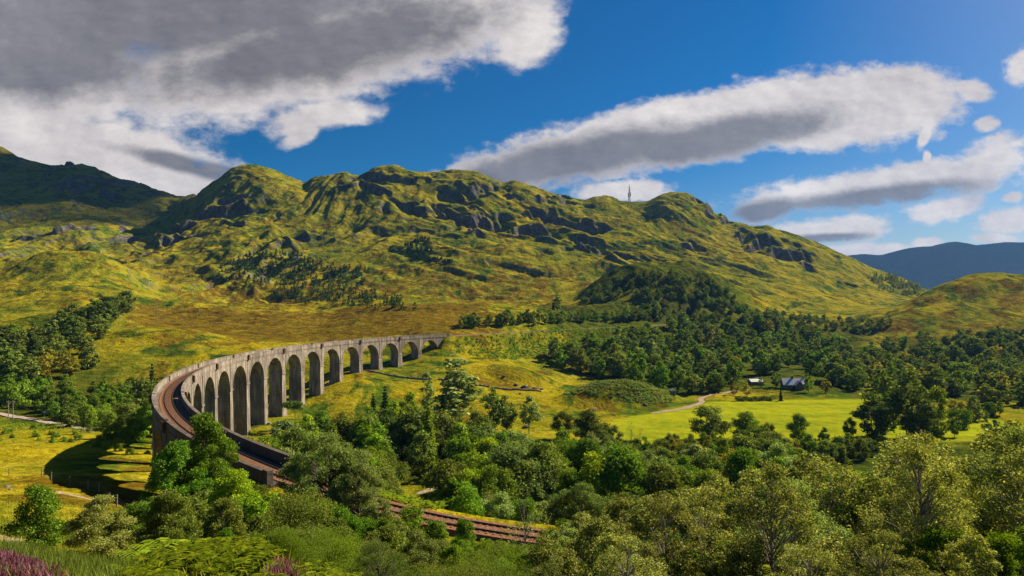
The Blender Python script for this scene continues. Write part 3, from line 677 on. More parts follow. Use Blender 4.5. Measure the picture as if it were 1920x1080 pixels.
    # string course, parapets with coping and refuges
    for r0, r1 in ((RI-0.22, RI-0.002), (RO+0.002, RO+0.22)): mb = MB(); solid(mb, S_NEAR-5, S_FAR+2, r0, r1, ZD-0.42, ZD-0.05); mb.build('string_course', M['concrete'], root)
    for r0, r1, c0, c1 in ((RI-0.12, RI+0.33, RI-0.2, RI+0.41), (RO-0.33, RO+0.12, RO-0.41, RO+0.2)):
        mb = MB(); cp = MB(); s0 = S_NEAR-5
        for rf in sorted(refs)+[None]:
            s1 = rf-0.75 if rf is not None else S_FAR+2
            solid(mb, s0, s1, r0, r1, ZD+0.002, ZD+1.22); solid(cp, s0, s1, c0, c1, ZD+1.222, ZD+1.40)
            if rf is not None: s0 = rf+0.75
        for e in (S_NEAR-5, S_FAR+2): solid(mb, e-0.6, e+0.6, r0-0.15, r1+0.15, ZD-0.6, ZD+1.62, 2)
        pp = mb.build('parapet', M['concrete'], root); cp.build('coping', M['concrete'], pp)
        inner = r0 < 240
        for rf in refs:
            q = MB(); ra, rb = (r0-0.62, r0-0.5) if inner else (r1+0.5, r1+0.62)
            lo = ra if inner else r1; hi = r0 if inner else rb
            solid(q, rf-0.72, rf+0.72, ra, rb, ZD-0.55, ZD+1.25, 2)
            solid(q, rf-0.80, rf-0.721, lo, hi, ZD-0.55, ZD+1.25, 1); solid(q, rf+0.721, rf+0.80, lo, hi, ZD-0.55, ZD+1.25, 1)
            q.build('refuge', M['recess_shade'], root)
    return root
build_viaduct()

def build_haze():
    m_ = bpy.data.materials.new('thin_air'); m_.use_nodes = True; t = NT(m_.node_tree)
    pv = t.n('ShaderNodeVolumePrincipled'); pv.inputs['Color'].default_value = (0.20, 0.45, 1.0, 1)
    pv.inputs['Density'].default_value = 3.4e-5; pv.inputs['Anisotropy'].default_value = 0.2
    o = t.n('ShaderNodeOutputMaterial'); t.put(o.inputs['Volume'], pv.outputs[0])
    mb = MB(); mb.box((0, 5900, 400), (64000, 12300, 1000)); o = mb.build('haze', m_); tag(o, kind='stuff')
build_haze()

# ------------------------------------------------------------------ trees
def leaf_quads(C, N, size, r, fold=0.0):
    """one small rhombic leaf per centre"""
    n = len(C); A = r.normal(size=(n, 3)); A -= N*(A*N).sum(1)[:, None]; A /= np.linalg.norm(A, axis=1)[:, None]+1e-9
    B = np.cross(N, A); s = size*r.uniform(0.65, 1.35, n)[:, None]
    V = np.stack([C-A*s*0.5, C+B*s*0.32, C+A*s*0.5, C-B*s*0.32], 1).reshape(-1, 3)
    return V, np.arange(4*n).reshape(-1, 4)
def unit(v): return v/(np.linalg.norm(v, axis=-1, keepdims=True)+1e-9)
SPEC = {  # crown radius / height, foot of crown, profile exponent pair, clump count, clump radius share, leaf area index, bark
    'birch': dict(R=.26, t0=.14, pk=.42, nc=46, cr=.32, lai=2.4, bark='birch_bark', droop=.25),
    'alder': dict(R=.32, t0=.03, pk=.38, nc=42, cr=.36, lai=3.4, bark='bark', droop=0),
    'oak': dict(R=.47, t0=.04, pk=.50, nc=44, cr=.32, lai=3.2, bark='bark', droop=0),
    'willow': dict(R=.47, t0=.02, pk=.42, nc=60, cr=.26, lai=3.2, bark='bark', droop=0),
    'poplar': dict(R=.13, t0=.10, pk=.40, nc=46, cr=.42, lai=1.7, bark='bark', droop=0),
    'shrub': dict(R=.62, t0=.00, pk=.30, nc=26, cr=.36, lai=3.0, bark='bark', droop=0),
    'spruce': dict(R=.21, t0=.05, pk=0, nc=0, cr=0, lai=3.0, bark='pine_bark', droop=0),
    'pine': dict(R=.34, t0=.55, pk=.6, nc=16, cr=.34, lai=2.6, bark='pine_bark', droop=0),
    'bare': dict(R=.25, t0=.3, pk=.5, nc=40, cr=.3, lai=0.12, bark='birch_bark', droop=0)}
H0 = 10.0
def prof(sp, t):
    s = SPEC[sp]; u = np.clip((t-s['t0'])/(1-s['t0']), 0, 1); pk = s['pk']
    a = np.where(u < pk, np.sin(np.clip(u/pk, 0, 1)*math.pi/2)**0.6, np.cos(np.clip((u-pk)/(1-pk), 0, 1)*math.pi/2)**0.75)
    return s['R']*H0*np.maximum(a, 0.06)
def tree_parts(sp, ls, seed):
    r = np.random.default_rng(seed*131+int(ls*1000)); s = SPEC[sp]; R = s['R']*H0
    tm = MB(); Cs, Ns = [], []; fine = ls < 0.25; nseg = 6 if ls < 0.5 else 4
    area = 2*math.pi*R*H0*(1-s['t0'])*0.75+math.pi*R*R
    nl = int(area*s['lai']/(0.30*ls*ls)*0.55)
    if ls < 0.15: nl = min(nl, 21000 if sp == 'birch' else 32000)
    lean = r.normal(0, 0.25, 2)
    def axis(t): return np.array([lean[0]*math.sin(t*3+seed)*t, lean[1]*math.sin(t*2.3+seed*2)*t, t*H0])
    r0 = 0.02*H0 if sp in ('oak', 'willow') else 0.013*H0
    topt = 0.92 if sp == 'spruce' else (0.80 if sp in ('poplar', 'pine', 'birch') else 0.70)
    tp = [axis(t) for t in np.linspace(0, topt, 8)]; tp[0][2] = -0.5
    if sp != 'shrub': tm.tube(tp, [r0*(1-0.85*k/7) for k in range(8)], nseg)
    if sp == 'spruce':
        nl = int(nl*1.1); t = s['t0']+(1-s['t0'])*(1-np.sqrt(r.uniform(0, 1, nl)))**1.0; nw = 17
        tier = np.floor(t*nw+r.normal(0, 0.07, nl))/nw; fr = r.uniform(0.15, 1, nl)**0.6
        rad = R*(1-tier)**0.85*(0.9+0.12*np.sin(tier*40+seed)); az0 = r.uniform(0, 2*math.pi, nl)
        k = 7; az = az0+0.35*np.sin(az0*k+tier*30)
        lob = 0.75+0.25*np.cos(az*k+tier*57+seed)
        rr = rad*fr*lob; z = (tier+0.5/nw)*H0-rr*0.32+0.12*H0/nw*r.normal(0, 1, nl)
        C = np.c_[rr*np.cos(az), rr*np.sin(az), np.clip(z, 0.2, H0)]; N = unit(np.c_[0.5*np.cos(az), 0.5*np.sin(az), np.full(nl, 0.8)]+r.normal(0, 0.45, (nl, 3)))
        V, F = leaf_quads(C, N, ls*1.1, r); return tm, V, F
    nc = s['nc']; crk = s['cr']; cc = []
    if ls < 0.25 and sp in ('birch', 'alder', 'willow', 'oak'): nc = int(nc*2.1); crk = s['cr']*0.62
    while len(cc) < nc:
        t = r.uniform(s['t0'], 1.0); Rt = prof(sp, np.array([t]))[0]
        if r.uniform() > (Rt/R)**0.9+0.08: continue
        a = r.uniform(0, 2*math.pi); q = Rt*(0.25+0.70*math.sqrt(r.uniform()))
        ax = axis(t); cc.append((ax[0]+q*math.cos(a), ax[1]+q*math.sin(a), t*H0*0.96, t))
    cc = np.array(cc); w = r.uniform(0.55, 1.35, nc); crad = crk*R*w
    if sp == 'pine': cc[:, 2] = H0*(0.62+0.34*r.uniform(0, 1, nc)**0.7)
    nb = nc if fine else (nc//2 if ls < 0.5 else 5)
    for i in range(nb):
        c = cc[i, :3]; t0_ = max(0.05, cc[i, 3]-0.18-0.12*r.uniform()); a = axis(min(t0_, topt)); mid = (a+c)/2+np.array([0, 0, 0.06*H0*r.uniform(-.3, 1)])
        rb = r0*0.42*(1-0.5*cc[i, 3]); tm.tube([a, mid, c], [rb, rb*0.6, rb*0.2], 4 if not fine else 5, cap=False)
        if ls < 0.15:
            for _ in range(4):
                e = c+unit(r.normal(size=3))*crad[i]*0.9; tm.tube([mid*0.4+c*0.6, (mid+c)/2*0.3+e*0.7, e], [rb*0.35, rb*0.22, rb*0.1], 3, cap=False)
    pk_ = crad**2; pk_ = pk_/pk_.sum(); idx = r.choice(nc, nl, p=pk_)
    d = unit(r.normal(size=(nl, 3))); q = r.uniform(0, 1, nl)**(1/2.2)*(1+0.16*np.sin(d[:, 0]*5+idx)*np.cos(d[:, 1]*6+idx*1.7)); q = q*np.where(r.uniform(0, 1, nl) < 0.1, 1.25, 1)
    sq = np.array([1, 1, 0.72]); C = cc[idx, :3]+d*sq*(q*crad[idx])[:, None]
    if s['droop']: C[:, 2] -= s['droop']*np.abs(r.normal(0, 1, nl))*crad[idx]*0.6
    ok = C[:, 2] > (0.02*H0); C = C[ok]; d = d[ok]
    fc = unit(C-np.array([0, 0, 0.45*H0]))
    kx = 0.22 if ls < 0.25 else (0.5 if ls < 0.4 else 0.75)
    N = unit(kx*d+kx*0.6*fc+(1.35-kx)*0.8*r.normal(size=d.shape)+np.array([0, 0, 0.2]))
    V, F = leaf_quads(C, N, ls, r); return tm, V, F
LODS = [(0, 0.105), (42, 0.17), (85, 0.30), (170, 0.46), (330, 0.78)]
_proto = {}
NAMES = {'birch': 'birch_tree', 'alder': 'alder_tree', 'oak': 'oak_tree', 'willow': 'willow_tree', 'poplar': 'poplar_tree', 'shrub': 'shrub', 'spruce': 'spruce_tree', 'pine': 'pine_tree', 'bare': 'bare_tree'}
def proto(sp, leaf, lod, var):
    key = (sp, leaf, lod, var)
    if key not in _proto:
        ls = LODS[lod][1]; tm, V, F = tree_parts(sp, ls, var+1+3*list(SPEC).index(sp))
        if lod < 4:
            tmesh = None
            if tm.f:
                tmesh = bpy.data.meshes.new('trunk'); tmesh.from_pydata(tm.v, [], tm.f); tmesh.materials.append(M[SPEC[sp]['bark']]); tmesh.update()
                tmesh.polygons.foreach_set('use_smooth', [True]*len(tm.f))
            _proto[key] = (tmesh, np_mesh('crown', V, F, [L[leaf]]))
        else:
            tv = np.array(tm.v) if tm.v else np.zeros((0, 3)); q4 = [f for f in tm.f if len(f) == 4]
            Fa = np.array(q4, int).reshape(-1, 4); n = len(tv)
            _proto[key] = (None, np_mesh('tree', np.concatenate([tv, V]), np.concatenate([Fa, F+n]), [M[SPEC[sp]['bark']], L[leaf]], [0]*len(Fa)+[1]*len(F)))
    return _proto[key]
PLACED = []
def plant(sp, leaf, x, y, H, label, group=None, wide=1.0, z=None, cat=None, sink=0.15, rz=None, var=None, name=None):
    dist = math.hypot(x, y)*min(2.2, H0/max(H, 1.0)) if H < 10 else math.hypot(x, y); lod = max(i for i, (d, _) in enumerate(LODS) if dist >= d)
    if sp == 'shrub' and lod < 3 : lod = min(lod, 3)
    var = random.randrange(3 if lod else 4) if var is None else var
    tmesh, cmesh = proto(sp, leaf, lod, var)
    z = zat(x, y) if z is None else z; sc = H/H0; sx = sc*wide
    cat = cat or ('shrub' if sp == 'shrub' else 'tree'); rz = random.uniform(0, 6.283) if rz is None else rz
    if tmesh is None:
        o = obj(name or NAMES[sp], cmesh, None, (x, y, z-sink)); o.rotation_euler = (0, 0, rz); tag(o, label, cat, group)
    else:
        o = empty(name or NAMES[sp], (x, y, z-sink), label, cat, group, rz)
        a = obj('trunk', tmesh, o); b = obj('crown', cmesh, o)
    o.scale = (sx, sx, sc); PLACED.append((x, y, H)); return o

# --- single trees one can tell apart: kind, leaves, column, row of the top, height, depth, width factor, label
HERO = [
 ('willow', 'silver', 618, 806, 0, 60, 1.12, 'large rounded silvery green willow beside the track past the viaduct end'),
 ('willow', 'silver', 672, 862, 0, 56, 0.9, 'silvery green willow lobe right behind the large rounded willow by the track'),
 ('alder', 'green', 388, 766, 0, 66, 0.85, 'leafy green tree rising in front of the near end of the viaduct'),
 ('alder', 'green', 335, 812, 0, 63, 1.05, 'broad dark green tree left of the one hiding the viaduct track'),
 ('alder', 'lime', 430, 872, 0, 52, 1.2, 'bright green bushy tree in the thicket below the viaduct end'),
 ('alder', 'lime', 492, 905, 0, 47, 1.2, 'yellow green bushy tree near the wing wall of the viaduct'),
 ('alder', 'green', 300, 925, 0, 46, 1.25, 'green bushy tree at the left edge of the thicket'),
 ('birch', 'green', 345, 930, 0, 40, 1.2, 'upright green birch in the middle of the thicket'),
 ('alder', 'green', 575, 925, 0, 46, 1.3, 'green tree under the track at the foot of the large willow'),
 ('willow', 'green', 648, 942, 0, 37, 0.9, 'small grey green willow in front of the large rounded willow'),
 ('alder', 'green', 70, 905, 0, 33, 1.0, 'leftmost of two small green trees above the heather'),
 ('alder', 'birch', 188, 918, 0, 28, 1.25, 'right of two small trees on the slope above the grass tussock'),
 ('willow', 'silver', 790, 985, 0, 29, 1.0, 'low pale leaved willow at the bottom edge left of the track'),
 ('alder', 'green', 720, 965, 0, 36, 1.1, 'dark green bush tree between the small willow and the track'),
 ('birch', 'birch', 745, 962, 0, 40, 0.9, 'thin olive birch just left of the open stretch of track'),
 ('willow', 'lime', 905, 1010, 0, 34, 1.0, 'bright green bush tree just below the open stretch of track'),
 ('willow', 'green', 768, 946, 0, 50, 1.0, 'grey green willow covering the rails left of their open stretch'),
 ('alder', 'green', 812, 962, 0, 50, 0.9, 'small green tree at the left end of the open rails'),
 ('birch', 'green', 872, 958, 0, 49, 0.8, 'slim green tree against the left part of the open rails'),
 ('willow', 'green', 1062, 972, 0, 46, 1.1, 'rounded green bush tree at the right end of the open rails'),
 ('bare', 'birch', 985, 905, 0, 40, 0.9, 'thin sparse tree with bare grey branches in front of the track'),
 ('pine', 'pine', 553, 752, 0, 248, 1.1, 'flat topped pine standing alone near the foot of the viaduct piers'),
 ('oak', 'olive', 650, 765, 0, 205, 0.85, 'round yellow olive tree in the valley wood near the viaduct'),
 ('birch', 'lime', 742, 738, 0, 212, 0.9, 'left half of a tall yellow green birch pair in the valley wood'),
 ('birch', 'lime', 770, 734, 0, 214, 0.95, 'right half of a tall yellow green birch pair in the valley wood'),
 ('spruce', 'conifer', 722, 722, 0, 236, 1.1, 'tall dark spruce behind the yellow green birch pair'),
 ('spruce', 'conifer', 700, 736, 0, 240, 1.1, 'dark spruce left of the tallest spruce in the valley wood'),
 ('poplar', 'silver', 848, 650, 0, 262, 2.0, 'tallest airy poplar rising right of the far arches'),
 ('poplar', 'silver', 850, 688, 0, 255, 2.6, 'lower airy poplar at the foot of the tallest poplar'),
 ('poplar', 'silver', 801, 688, 0, 270, 1.0, 'slim upright poplar left of the tallest poplar'),
 ('spruce', 'lime', 803, 752, 0, 188, 1.1, 'bright yellow green layered conifer in the valley wood'),
 ('spruce', 'conifer', 832, 732, 0, 218, 1.1, 'narrow dark spruce beneath the tallest poplar'),
 ('spruce', 'conifer', 815, 760, 0, 210, 1.1, 'dark spruce beside the bright layered conifer'),
 ('oak', 'dark', 893, 768, 0, 205, 0.8, 'dark green round tree right of the tallest poplar'),
 ('birch', 'dark', 925, 722, 0, 240, 1.0, 'tall dark green tree with several tops, left one'),
 ('birch', 'dark', 950, 730, 0, 242, 1.0, 'tall dark green tree with several tops, right one'),
 ('birch', 'silver', 992, 740, 0, 240, 1.1, 'pale airy tree with visible trunk at the meadow edge'),
 ('oak', 'dark', 1055, 768, 0, 232, 0.75, 'dark broad oak at the left end of the oak clump'),
 ('oak', 'dark', 1108, 766, 0, 225, 1.1, 'largest dark oak of the clump left of the bright meadow'),
 ('oak', 'dark', 1150, 795, 0, 215, 0.9, 'lower dark oak at the right end of the oak clump'),
 ('bare', 'olive', 1183, 790, 0, 222, 0.9, 'left of two nearly bare trees before the bright meadow'),
 ('bare', 'olive', 1200, 794, 0, 220, 0.9, 'right of two nearly bare trees before the bright meadow'),
 ('oak', 'dark', 1265, 812, 0, 215, 0.6, 'small dark crooked tree before the bright meadow'),
 ('oak', 'dark', 1332, 757, 0, 226, 1.2, 'big dark round oak standing before the bright meadow'),
 ('oak', 'green', 1405, 770, 0, 226, 1.15, 'round green tree right of the big meadow oak'),
 ('alder', 'lime', 1396, 806, 0, 215, 0.9, 'small bright green tree under the round green meadow tree'),
 ('oak', 'green', 1442, 790, 0, 222, 0.6, 'small dark green tree at the meadow edge, third from the big oak'),
 ('oak', 'green', 1497, 774, 0, 226, 0.75, 'crooked open tree silhouetted against the bright meadow'),
 ('alder', 'dark', 1545, 800, 0, 218, 0.9, 'small dark bush tree right of the crooked meadow tree'),
 ('oak', 'green', 1593, 780, 0, 226, 0.5, 'small round tree at the right end of the bright meadow'),
 ('birch', 'dark', 1660, 672, 0, 236, 0.95, 'left of two tall dark trees at the end of the meadow'),
 ('birch', 'dark', 1708, 690, 0, 230, 0.95, 'right of two tall dark trees at the end of the meadow'),
 ('birch', 'dark', 1634, 735, 0, 225, 1.3, 'lower dark tree left of the two tall dark trees'),
 ('birch', 'dark', 1725, 735, 0, 222, 1.2, 'dark tree right below the two tall dark trees'),
 ('alder', 'lime', 1752, 722, 0, 235, 0.85, 'bright green tree right of the two tall dark trees'),
 ('oak', 'olive', 1793, 746, 0, 262, 0.8, 'round olive tree on the far bright field'),
 ('alder', 'silver', 1826, 740, 0, 266, 0.9, 'pale round tree right of the olive tree on the far field'),
 ('spruce', 'conifer', 1464, 727, 0, 322, 1.0, 'small conical dark conifer on the cottage lawn'),
 ('birch', 'green', 1428, 704, 0, 372, 1.1, 'green tree hiding the right end of the pale roofed shed'),
 ('birch', 'olive', 1377, 714, 0, 345, 1.1, 'left olive tree of the pair beside the white roofed shed'),
 ('birch', 'olive', 1400, 718, 0, 342, 1.1, 'right olive tree of the pair beside the white roofed shed'),
 ('birch', 'green', 1457, 694, 0, 372, 1.2, 'green tree left of the cottage gable'),
 ('birch', 'green', 1516, 698, 0, 352, 0.9, 'green tree with bare lower trunk right of the cottage'),
 ('birch', 'olive', 1548, 710, 0, 352, 1.2, 'rounded tree right of the cottage at the meadow edge'),
 ('spruce', 'conifer', 285, 680, 0, 262, 0.8, 'tall pointed dark conifer behind the left end of the viaduct'),
 ('birch', 'green', 300, 692, 0, 258, 1.0, 'tall green tree rising just behind the left bend of the viaduct'),
 ('alder', 'dark', 272, 705, 0, 250, 1.0, 'dark tree left of the pointed conifer behind the viaduct'),
 ('oak', 'dark', 236, 543, 0, 560, 0.9, 'topmost dark round tree of the row up the burn'),
 ('birch', 'dark', 218, 558, 0, 540, 1.1, 'dark round tree just below the topmost tree up the burn'),
 ('poplar', 'dark', 1045, 545, 0, 640, 1.6, 'tall dark poplar left of the wooded knoll'),
 ('spruce', 'conifer', 1037, 566, 0, 640, 1.4, 'dark pointed tree below the tall poplar near the knoll'),
]
def hero():
    for i, (sp, lf, px, yt, _, Y, wd, lab) in enumerate(HERO):
        x = (px-CX)/F0*Y; z = zat(x, Y); H = (HY-yt)/F0*Y-z
        plant(sp, lf, x, Y, max(2.0, H), lab, None, wd, z, var=i % 3)
hero()

CAP = [(440, 830), (500, 800), (540, 790), (600, 745), (690, 725), (760, 740), (850, 770), (900, 780), (960, 805), (1030, 820), (1060, 800), (1150, 815), (1200, 838), (1290, 835), (1330, 822), (1500, 820), (1560, 828), (1620, 820), (1700, 808), (1800, 800), (1920, 775)]
def in_poly(x, y, P):
    c = False; j = len(P)-1
    for i in range(len(P)):
        if (P[i][1] > y) != (P[j][1] > y) and x < (P[j][0]-P[i][0])*(y-P[i][1])/(P[j][1]-P[i][1])+P[i][0]: c = not c
        j = i
    return c
SPW = {'birch': 'birch', 'alder': 'alder', 'oak': 'oak', 'willow': 'willow', 'poplar': 'poplar', 'shrub': 'bush', 'spruce': 'conifer', 'pine': 'pine', 'bare': 'sparse tree'}
LFW = {'birch': 'grey olive', 'green': 'mid green', 'dark': 'dark green', 'lime': 'bright green', 'olive': 'yellow olive', 'silver': 'silvery green', 'conifer': 'blackish green', 'pine': 'bluish green'}
def clear_of_track(x, y, d):
    return float(np.min((RL[::3, 0]-x)**2+(RL[::3, 1]-y)**2)) > d*d
AUTO = []
def scatter(n, region, mix, hr, where, group, plan=None, poly=None, gap=3.0, cap=None, seed=1, track=4.5, xs=(0, 1920), wide=(0.85, 1.2), sight=None, nm=None):
    r = random.Random(seed); done = []; tries = 0
    cell = {}
    while len(done) < n and tries < n*60:
        tries += 1
        if poly:
            bx = [p[0] for p in poly]; by = [p[1] for p in poly]; px = r.uniform(min(bx), max(bx)); py = r.uniform(min(by), max(by))
            if not in_poly(px, py, poly): continue
            h = ray(px, py, *region)
            if h is None: continue
            x, y, z = h
        else:
            px, Y = plan(r); x = (px-CX)/F0*Y; y = Y; z = zat(x, y)
        if any((x-a)**2+(y-b)**2 < gap*gap for a, b in done) or not clear_of_track(x, y, track): continue
        H = r.uniform(*hr)
        ytop = HY-(z+H)/y*F0
        if cap is not None:
            c = float(np.interp(px, [q[0] for q in cap], [q[1] for q in cap]))+r.uniform(-6, 22)
            if ytop < c:
                H = (HY-c)/F0*y-z
                if H < min(2.0, hr[0]*0.75): continue
                H = min(H, hr[1])
        if sight is not None and not sight(px, y, z, H): continue
        sp, lf = r.choices([m_[0] for m_ in mix], [m_[1] for m_ in mix])[0]
        size = 'small' if H < hr[0]+(hr[1]-hr[0])*0.33 else ('tall' if H > hr[0]+(hr[1]-hr[0])*0.7 else 'middling')
        o = plant(sp, lf, x, y, H, 'x', group, r.uniform(*wide), z, name=nm.get(sp) if nm else None)
        AUTO.append([o, '%s %s %s' % (size, LFW[lf], SPW[sp]), where, px, HY-(z+H*0.7)/y*F0, group])
        done.append((x, y))
    return done
MIXW = [(('alder', 'lime'), 1), (('alder', 'green'), 4), (('birch', 'green'), 3), (('alder', 'dark'), 4), (('birch', 'olive'), 1), (('oak', 'dark'), 2), (('birch', 'dark'), 4), (('birch', 'silver'), 2)]
def no_clearing(px, y, z, H):
    # the open grass with the walker stays open, and nothing in front hides it or the open rails
    if 150 < y < 180 and 728 < px < 835: return False
    yt = HY-(z+H)/y*F0
    if y < 150 and 728 < px < 835 and yt < 932 and y > 64: return False
    return True
def woods():
    # valley wood beyond the track
    scatter(190, None, [(('alder', 'green'), 4), (('alder', 'dark'), 4), (('birch', 'green'), 3), (('oak', 'dark'), 3), (('birch', 'lime'), 1), (('willow', 'silver'), 2), (('birch', 'olive'), 1), (('alder', 'lime'), 2)], (9, 17),
            'in the valley wood', 'trees of the valley wood', plan=lambda r: (r.uniform(470, 1500), r.uniform(112, 215)), gap=3.6, cap=CAP, seed=2, xs=(470, 1500), sight=no_clearing, track=8)
    scatter(105, None, [(('alder', 'green'), 3), (('birch', 'birch'), 3), (('alder', 'dark'), 2), (('birch', 'green'), 4), (('willow', 'silver'), 2), (('alder', 'lime'), 2), (('birch', 'olive'), 1)], (5, 9),
            'on the slope beyond the rails', 'trees on the slope beyond the rails', plan=lambda r: (r.uniform(700, 2000), r.uniform(66, 112)), gap=4.0, cap=[(700, 880), (830, 880), (900, 850), (1100, 860), (1920, 850)], seed=3, xs=(700, 1950), sight=no_clearing, track=5, nm={'alder': 'near_alder'})  # drawn from the same alder prototype as the other alders
    scatter(150, None, [(('shrub', 'green'), 4), (('shrub', 'lime'), 2), (('shrub', 'dark'), 3), (('shrub', 'silver'), 1)], (1.6, 3.6),
            'in the valley undergrowth', 'bushes of the valley undergrowth', plan=lambda r: (r.uniform(455, 1450), r.uniform(64, 222)), gap=3.0, seed=4, xs=(455, 1450), sight=no_clearing, track=5)
    scatter(75, None, [(('oak', 'dark'), 3), (('alder', 'green'), 3), (('shrub', 'dark'), 3), (('birch', 'olive'), 2), (('alder', 'dark'), 3)], (5, 9),
            'at the near meadow edge', 'trees edging the meadow', plan=lambda r: (r.uniform(1150, 1640), r.uniform(192, 214)), gap=3.0, cap=[(1150, 815), (1290, 812), (1330, 806), (1920, 800)], seed=14, xs=(1150, 1640))
    # birch wood in front, on the right
    def fr(r):
        px = r.uniform(1030, 2150); Y = r.uniform(19, 47); return px, Y
    top = [(1000, 985), (1060, 955), (1150, 925), (1250, 895), (1330, 880), (1420, 860), (1500, 838), (1600, 800), (1700, 788), (1800, 800), (1880, 765), (1920, 758), (2200, 740)]
    scatter(54, None, [(('birch', 'birch'), 8), (('alder', 'green'), 1), (('birch', 'silver'), 1)], (6.5, 12.5),
            'in the foreground birch wood', 'foreground birches', plan=fr, gap=2.5, cap=top, seed=5, xs=(1030, 1990), track=2.8, wide=(1.0, 1.35))
    scatter(26, None, [(('birch', 'birch'), 5), (('willow', 'green'), 2), (('alder', 'lime'), 1)], (3.5, 5.5),
            'in the low foreground growth', 'low foreground saplings', plan=lambda r: (r.uniform(830, 2000), r.uniform(15, 27)), gap=1.5, seed=6, cap=[(800, 1035), (1000, 1020), (1150, 985), (1920, 960)], xs=(830, 2000), track=3, wide=(1.0, 1.4))
    # thicket on the left below the viaduct end
    scatter(52, None, [(('alder', 'green'), 2), (('willow', 'dark'), 2), (('alder', 'dark'), 4), (('alder', 'lime'), 1), (('birch', 'green'), 2), (('shrub', 'lime'), 1), (('shrub', 'dark'), 2)], (2.5, 5.5),
            'in the thicket below the viaduct', 'trees of the thicket below the viaduct', plan=lambda r: (r.uniform(255, 760), r.uniform(26, 56)), gap=1.9, cap=[(240, 930), (300, 900), (420, 880), (520, 905), (600, 930), (700, 960), (760, 965)], seed=7, xs=(255, 760), track=3.6, nm={'alder': 'near_alder'})  # ordinary alder prototype here too
    scatter(85, None, [(('shrub', 'green'), 3), (('willow', 'dark'), 4), (('shrub', 'dark'), 4), (('alder', 'green'), 1), (('willow', 'silver'), 2)], (1.4, 3.6),
            'in the bushes below the thicket', 'bushes at the foot of the thicket', plan=lambda r: (r.uniform(380, 1000), 16+28*r.random()**1.4), gap=1.2, seed=17, cap=[(380, 1010), (480, 1000), (560, 985), (700, 985), (820, 1000), (1000, 1015)], track=3.2)
    scatter(46, None, [(('shrub', 'green'), 3), (('shrub', 'lime'), 2), (('willow', 'green'), 2), (('shrub', 'silver'), 1)], (1.2, 3.0),
            'in the lineside bushes', 'lineside bushes before the rails', plan=lambda r: (r.uniform(690, 1120), r.uniform(40, 55)), gap=1.4, seed=18, cap=[(690, 950), (760, 958), (830, 988), (900, 1002), (960, 1014), (1045, 1022), (1060, 985), (1120, 970)], track=2.7)
    scatter(16, None, [(('alder', 'green'), 2), (('oak', 'green'), 2), (('alder', 'lime'), 1), (('birch', 'dark'), 2), (('shrub', 'green'), 2)], (5, 11),
            'on the small right field', 'trees on the small right field', plan=lambda r: (r.uniform(1640, 1960), r.uniform(225, 292)), gap=5, seed=19, cap=[(1600, 745), (1960, 745)])
    # along the burn on the left
    scatter(58, (200, 900), [(('oak', 'dark'), 3), (('birch', 'dark'), 4), (('alder', 'dark'), 3), (('alder', 'green'), 1), (('birch', 'olive'), 1)], (11, 17),
            'in the grove up the burn', 'trees of the grove up the burn', poly=[(215, 572), (250, 578), (235, 600), (196, 640), (180, 690), (140, 712), (60, 735), (-60, 720), (-60, 640), (50, 640), (120, 610)], gap=6, seed=8, xs=(-60, 250), wide=(1.0, 1.4))
    scatter(85, (150, 600), [(('alder', 'green'), 4), (('birch', 'green'), 3), (('shrub', 'green'), 3), (('alder', 'dark'), 3), (('shrub', 'dark'), 1), (('alder', 'lime'), 1)], (6, 11),
            'beside the left road', 'trees beside the left road', poly=[(-60, 715), (90, 725), (200, 740), (285, 745), (288, 822), (240, 838), (185, 822), (120, 800), (70, 775), (20, 765), (-60, 750)], gap=4, seed=9, xs=(-60, 288), track=8)
    scatter(26, (100, 400), [(('shrub', 'green'), 4), (('shrub', 'lime'), 2), (('shrub', 'olive'), 1)], (1.2, 2.4),
            'above the left field', 'bushes above the left field', poly=[(-40, 800), (60, 800), (140, 815), (285, 845), (285, 860), (150, 835), (60, 826), (-40, 830)], gap=2.5, seed=10, xs=(-40, 285))
    # central wood
    scatter(290, (330, 900), MIXW, (8, 18), 'in the dense central wood', 'trees of the dense central wood',
            poly=[(1035, 668), (1070, 655), (1160, 645), (1215, 628), (1260, 615), (1330, 606), (1450, 606), (1560, 640), (1625, 690), (1640, 736), (1560, 728), (1535, 706), (1390, 706), (1375, 730), (1330, 738), (1240, 744), (1180, 728), (1100, 705), (1045, 690)], gap=4.5, seed=11, xs=(1035, 1640), wide=(1.0, 1.4), nm={'alder': 'broadleaf_tree', 'birch': 'far_birch'})  # ordinary alder and birch prototypes, named apart by region
    scatter(58, (380, 1000), MIXW, (7, 12), 'behind the railway bench', 'trees behind the railway bench',
            poly=[(848, 618), (900, 616), (1000, 611), (1100, 606), (1240, 600), (1240, 586), (1100, 594), (1000, 600), (900, 606), (850, 608)], gap=5, seed=12, xs=(848, 1240), wide=(1.0, 1.4), track=6)
    scatter(190, (600, 900), [(('alder', 'dark'), 5), (('birch', 'dark'), 4), (('alder', 'green'), 2), (('birch', 'green'), 1)], (5, 10), 'on the wooded knoll', 'trees on the wooded knoll',
            poly=[(1085, 570), (1120, 540), (1200, 507), (1300, 515), (1360, 540), (1400, 575), (1430, 605), (1250, 604), (1180, 604), (1210, 575), (1180, 560), (1110, 575)], gap=4, seed=13, xs=(1085, 1430), wide=(1.1, 1.6), nm={'alder': 'hill_tree', 'birch': 'hill_birch'})
    scatter(55, (500, 1300), [(('alder', 'dark'), 4), (('birch', 'dark'), 2), (('shrub', 'dark'), 2)], (4, 8), 'on the upper valley floor', 'scattered valley trees',
            poly=[(1400, 580), (1500, 596), (1620, 600), (1690, 596), (1650, 622), (1500, 622), (1430, 612)], gap=7, seed=15, xs=(1400, 1690), wide=(1.1, 1.7))
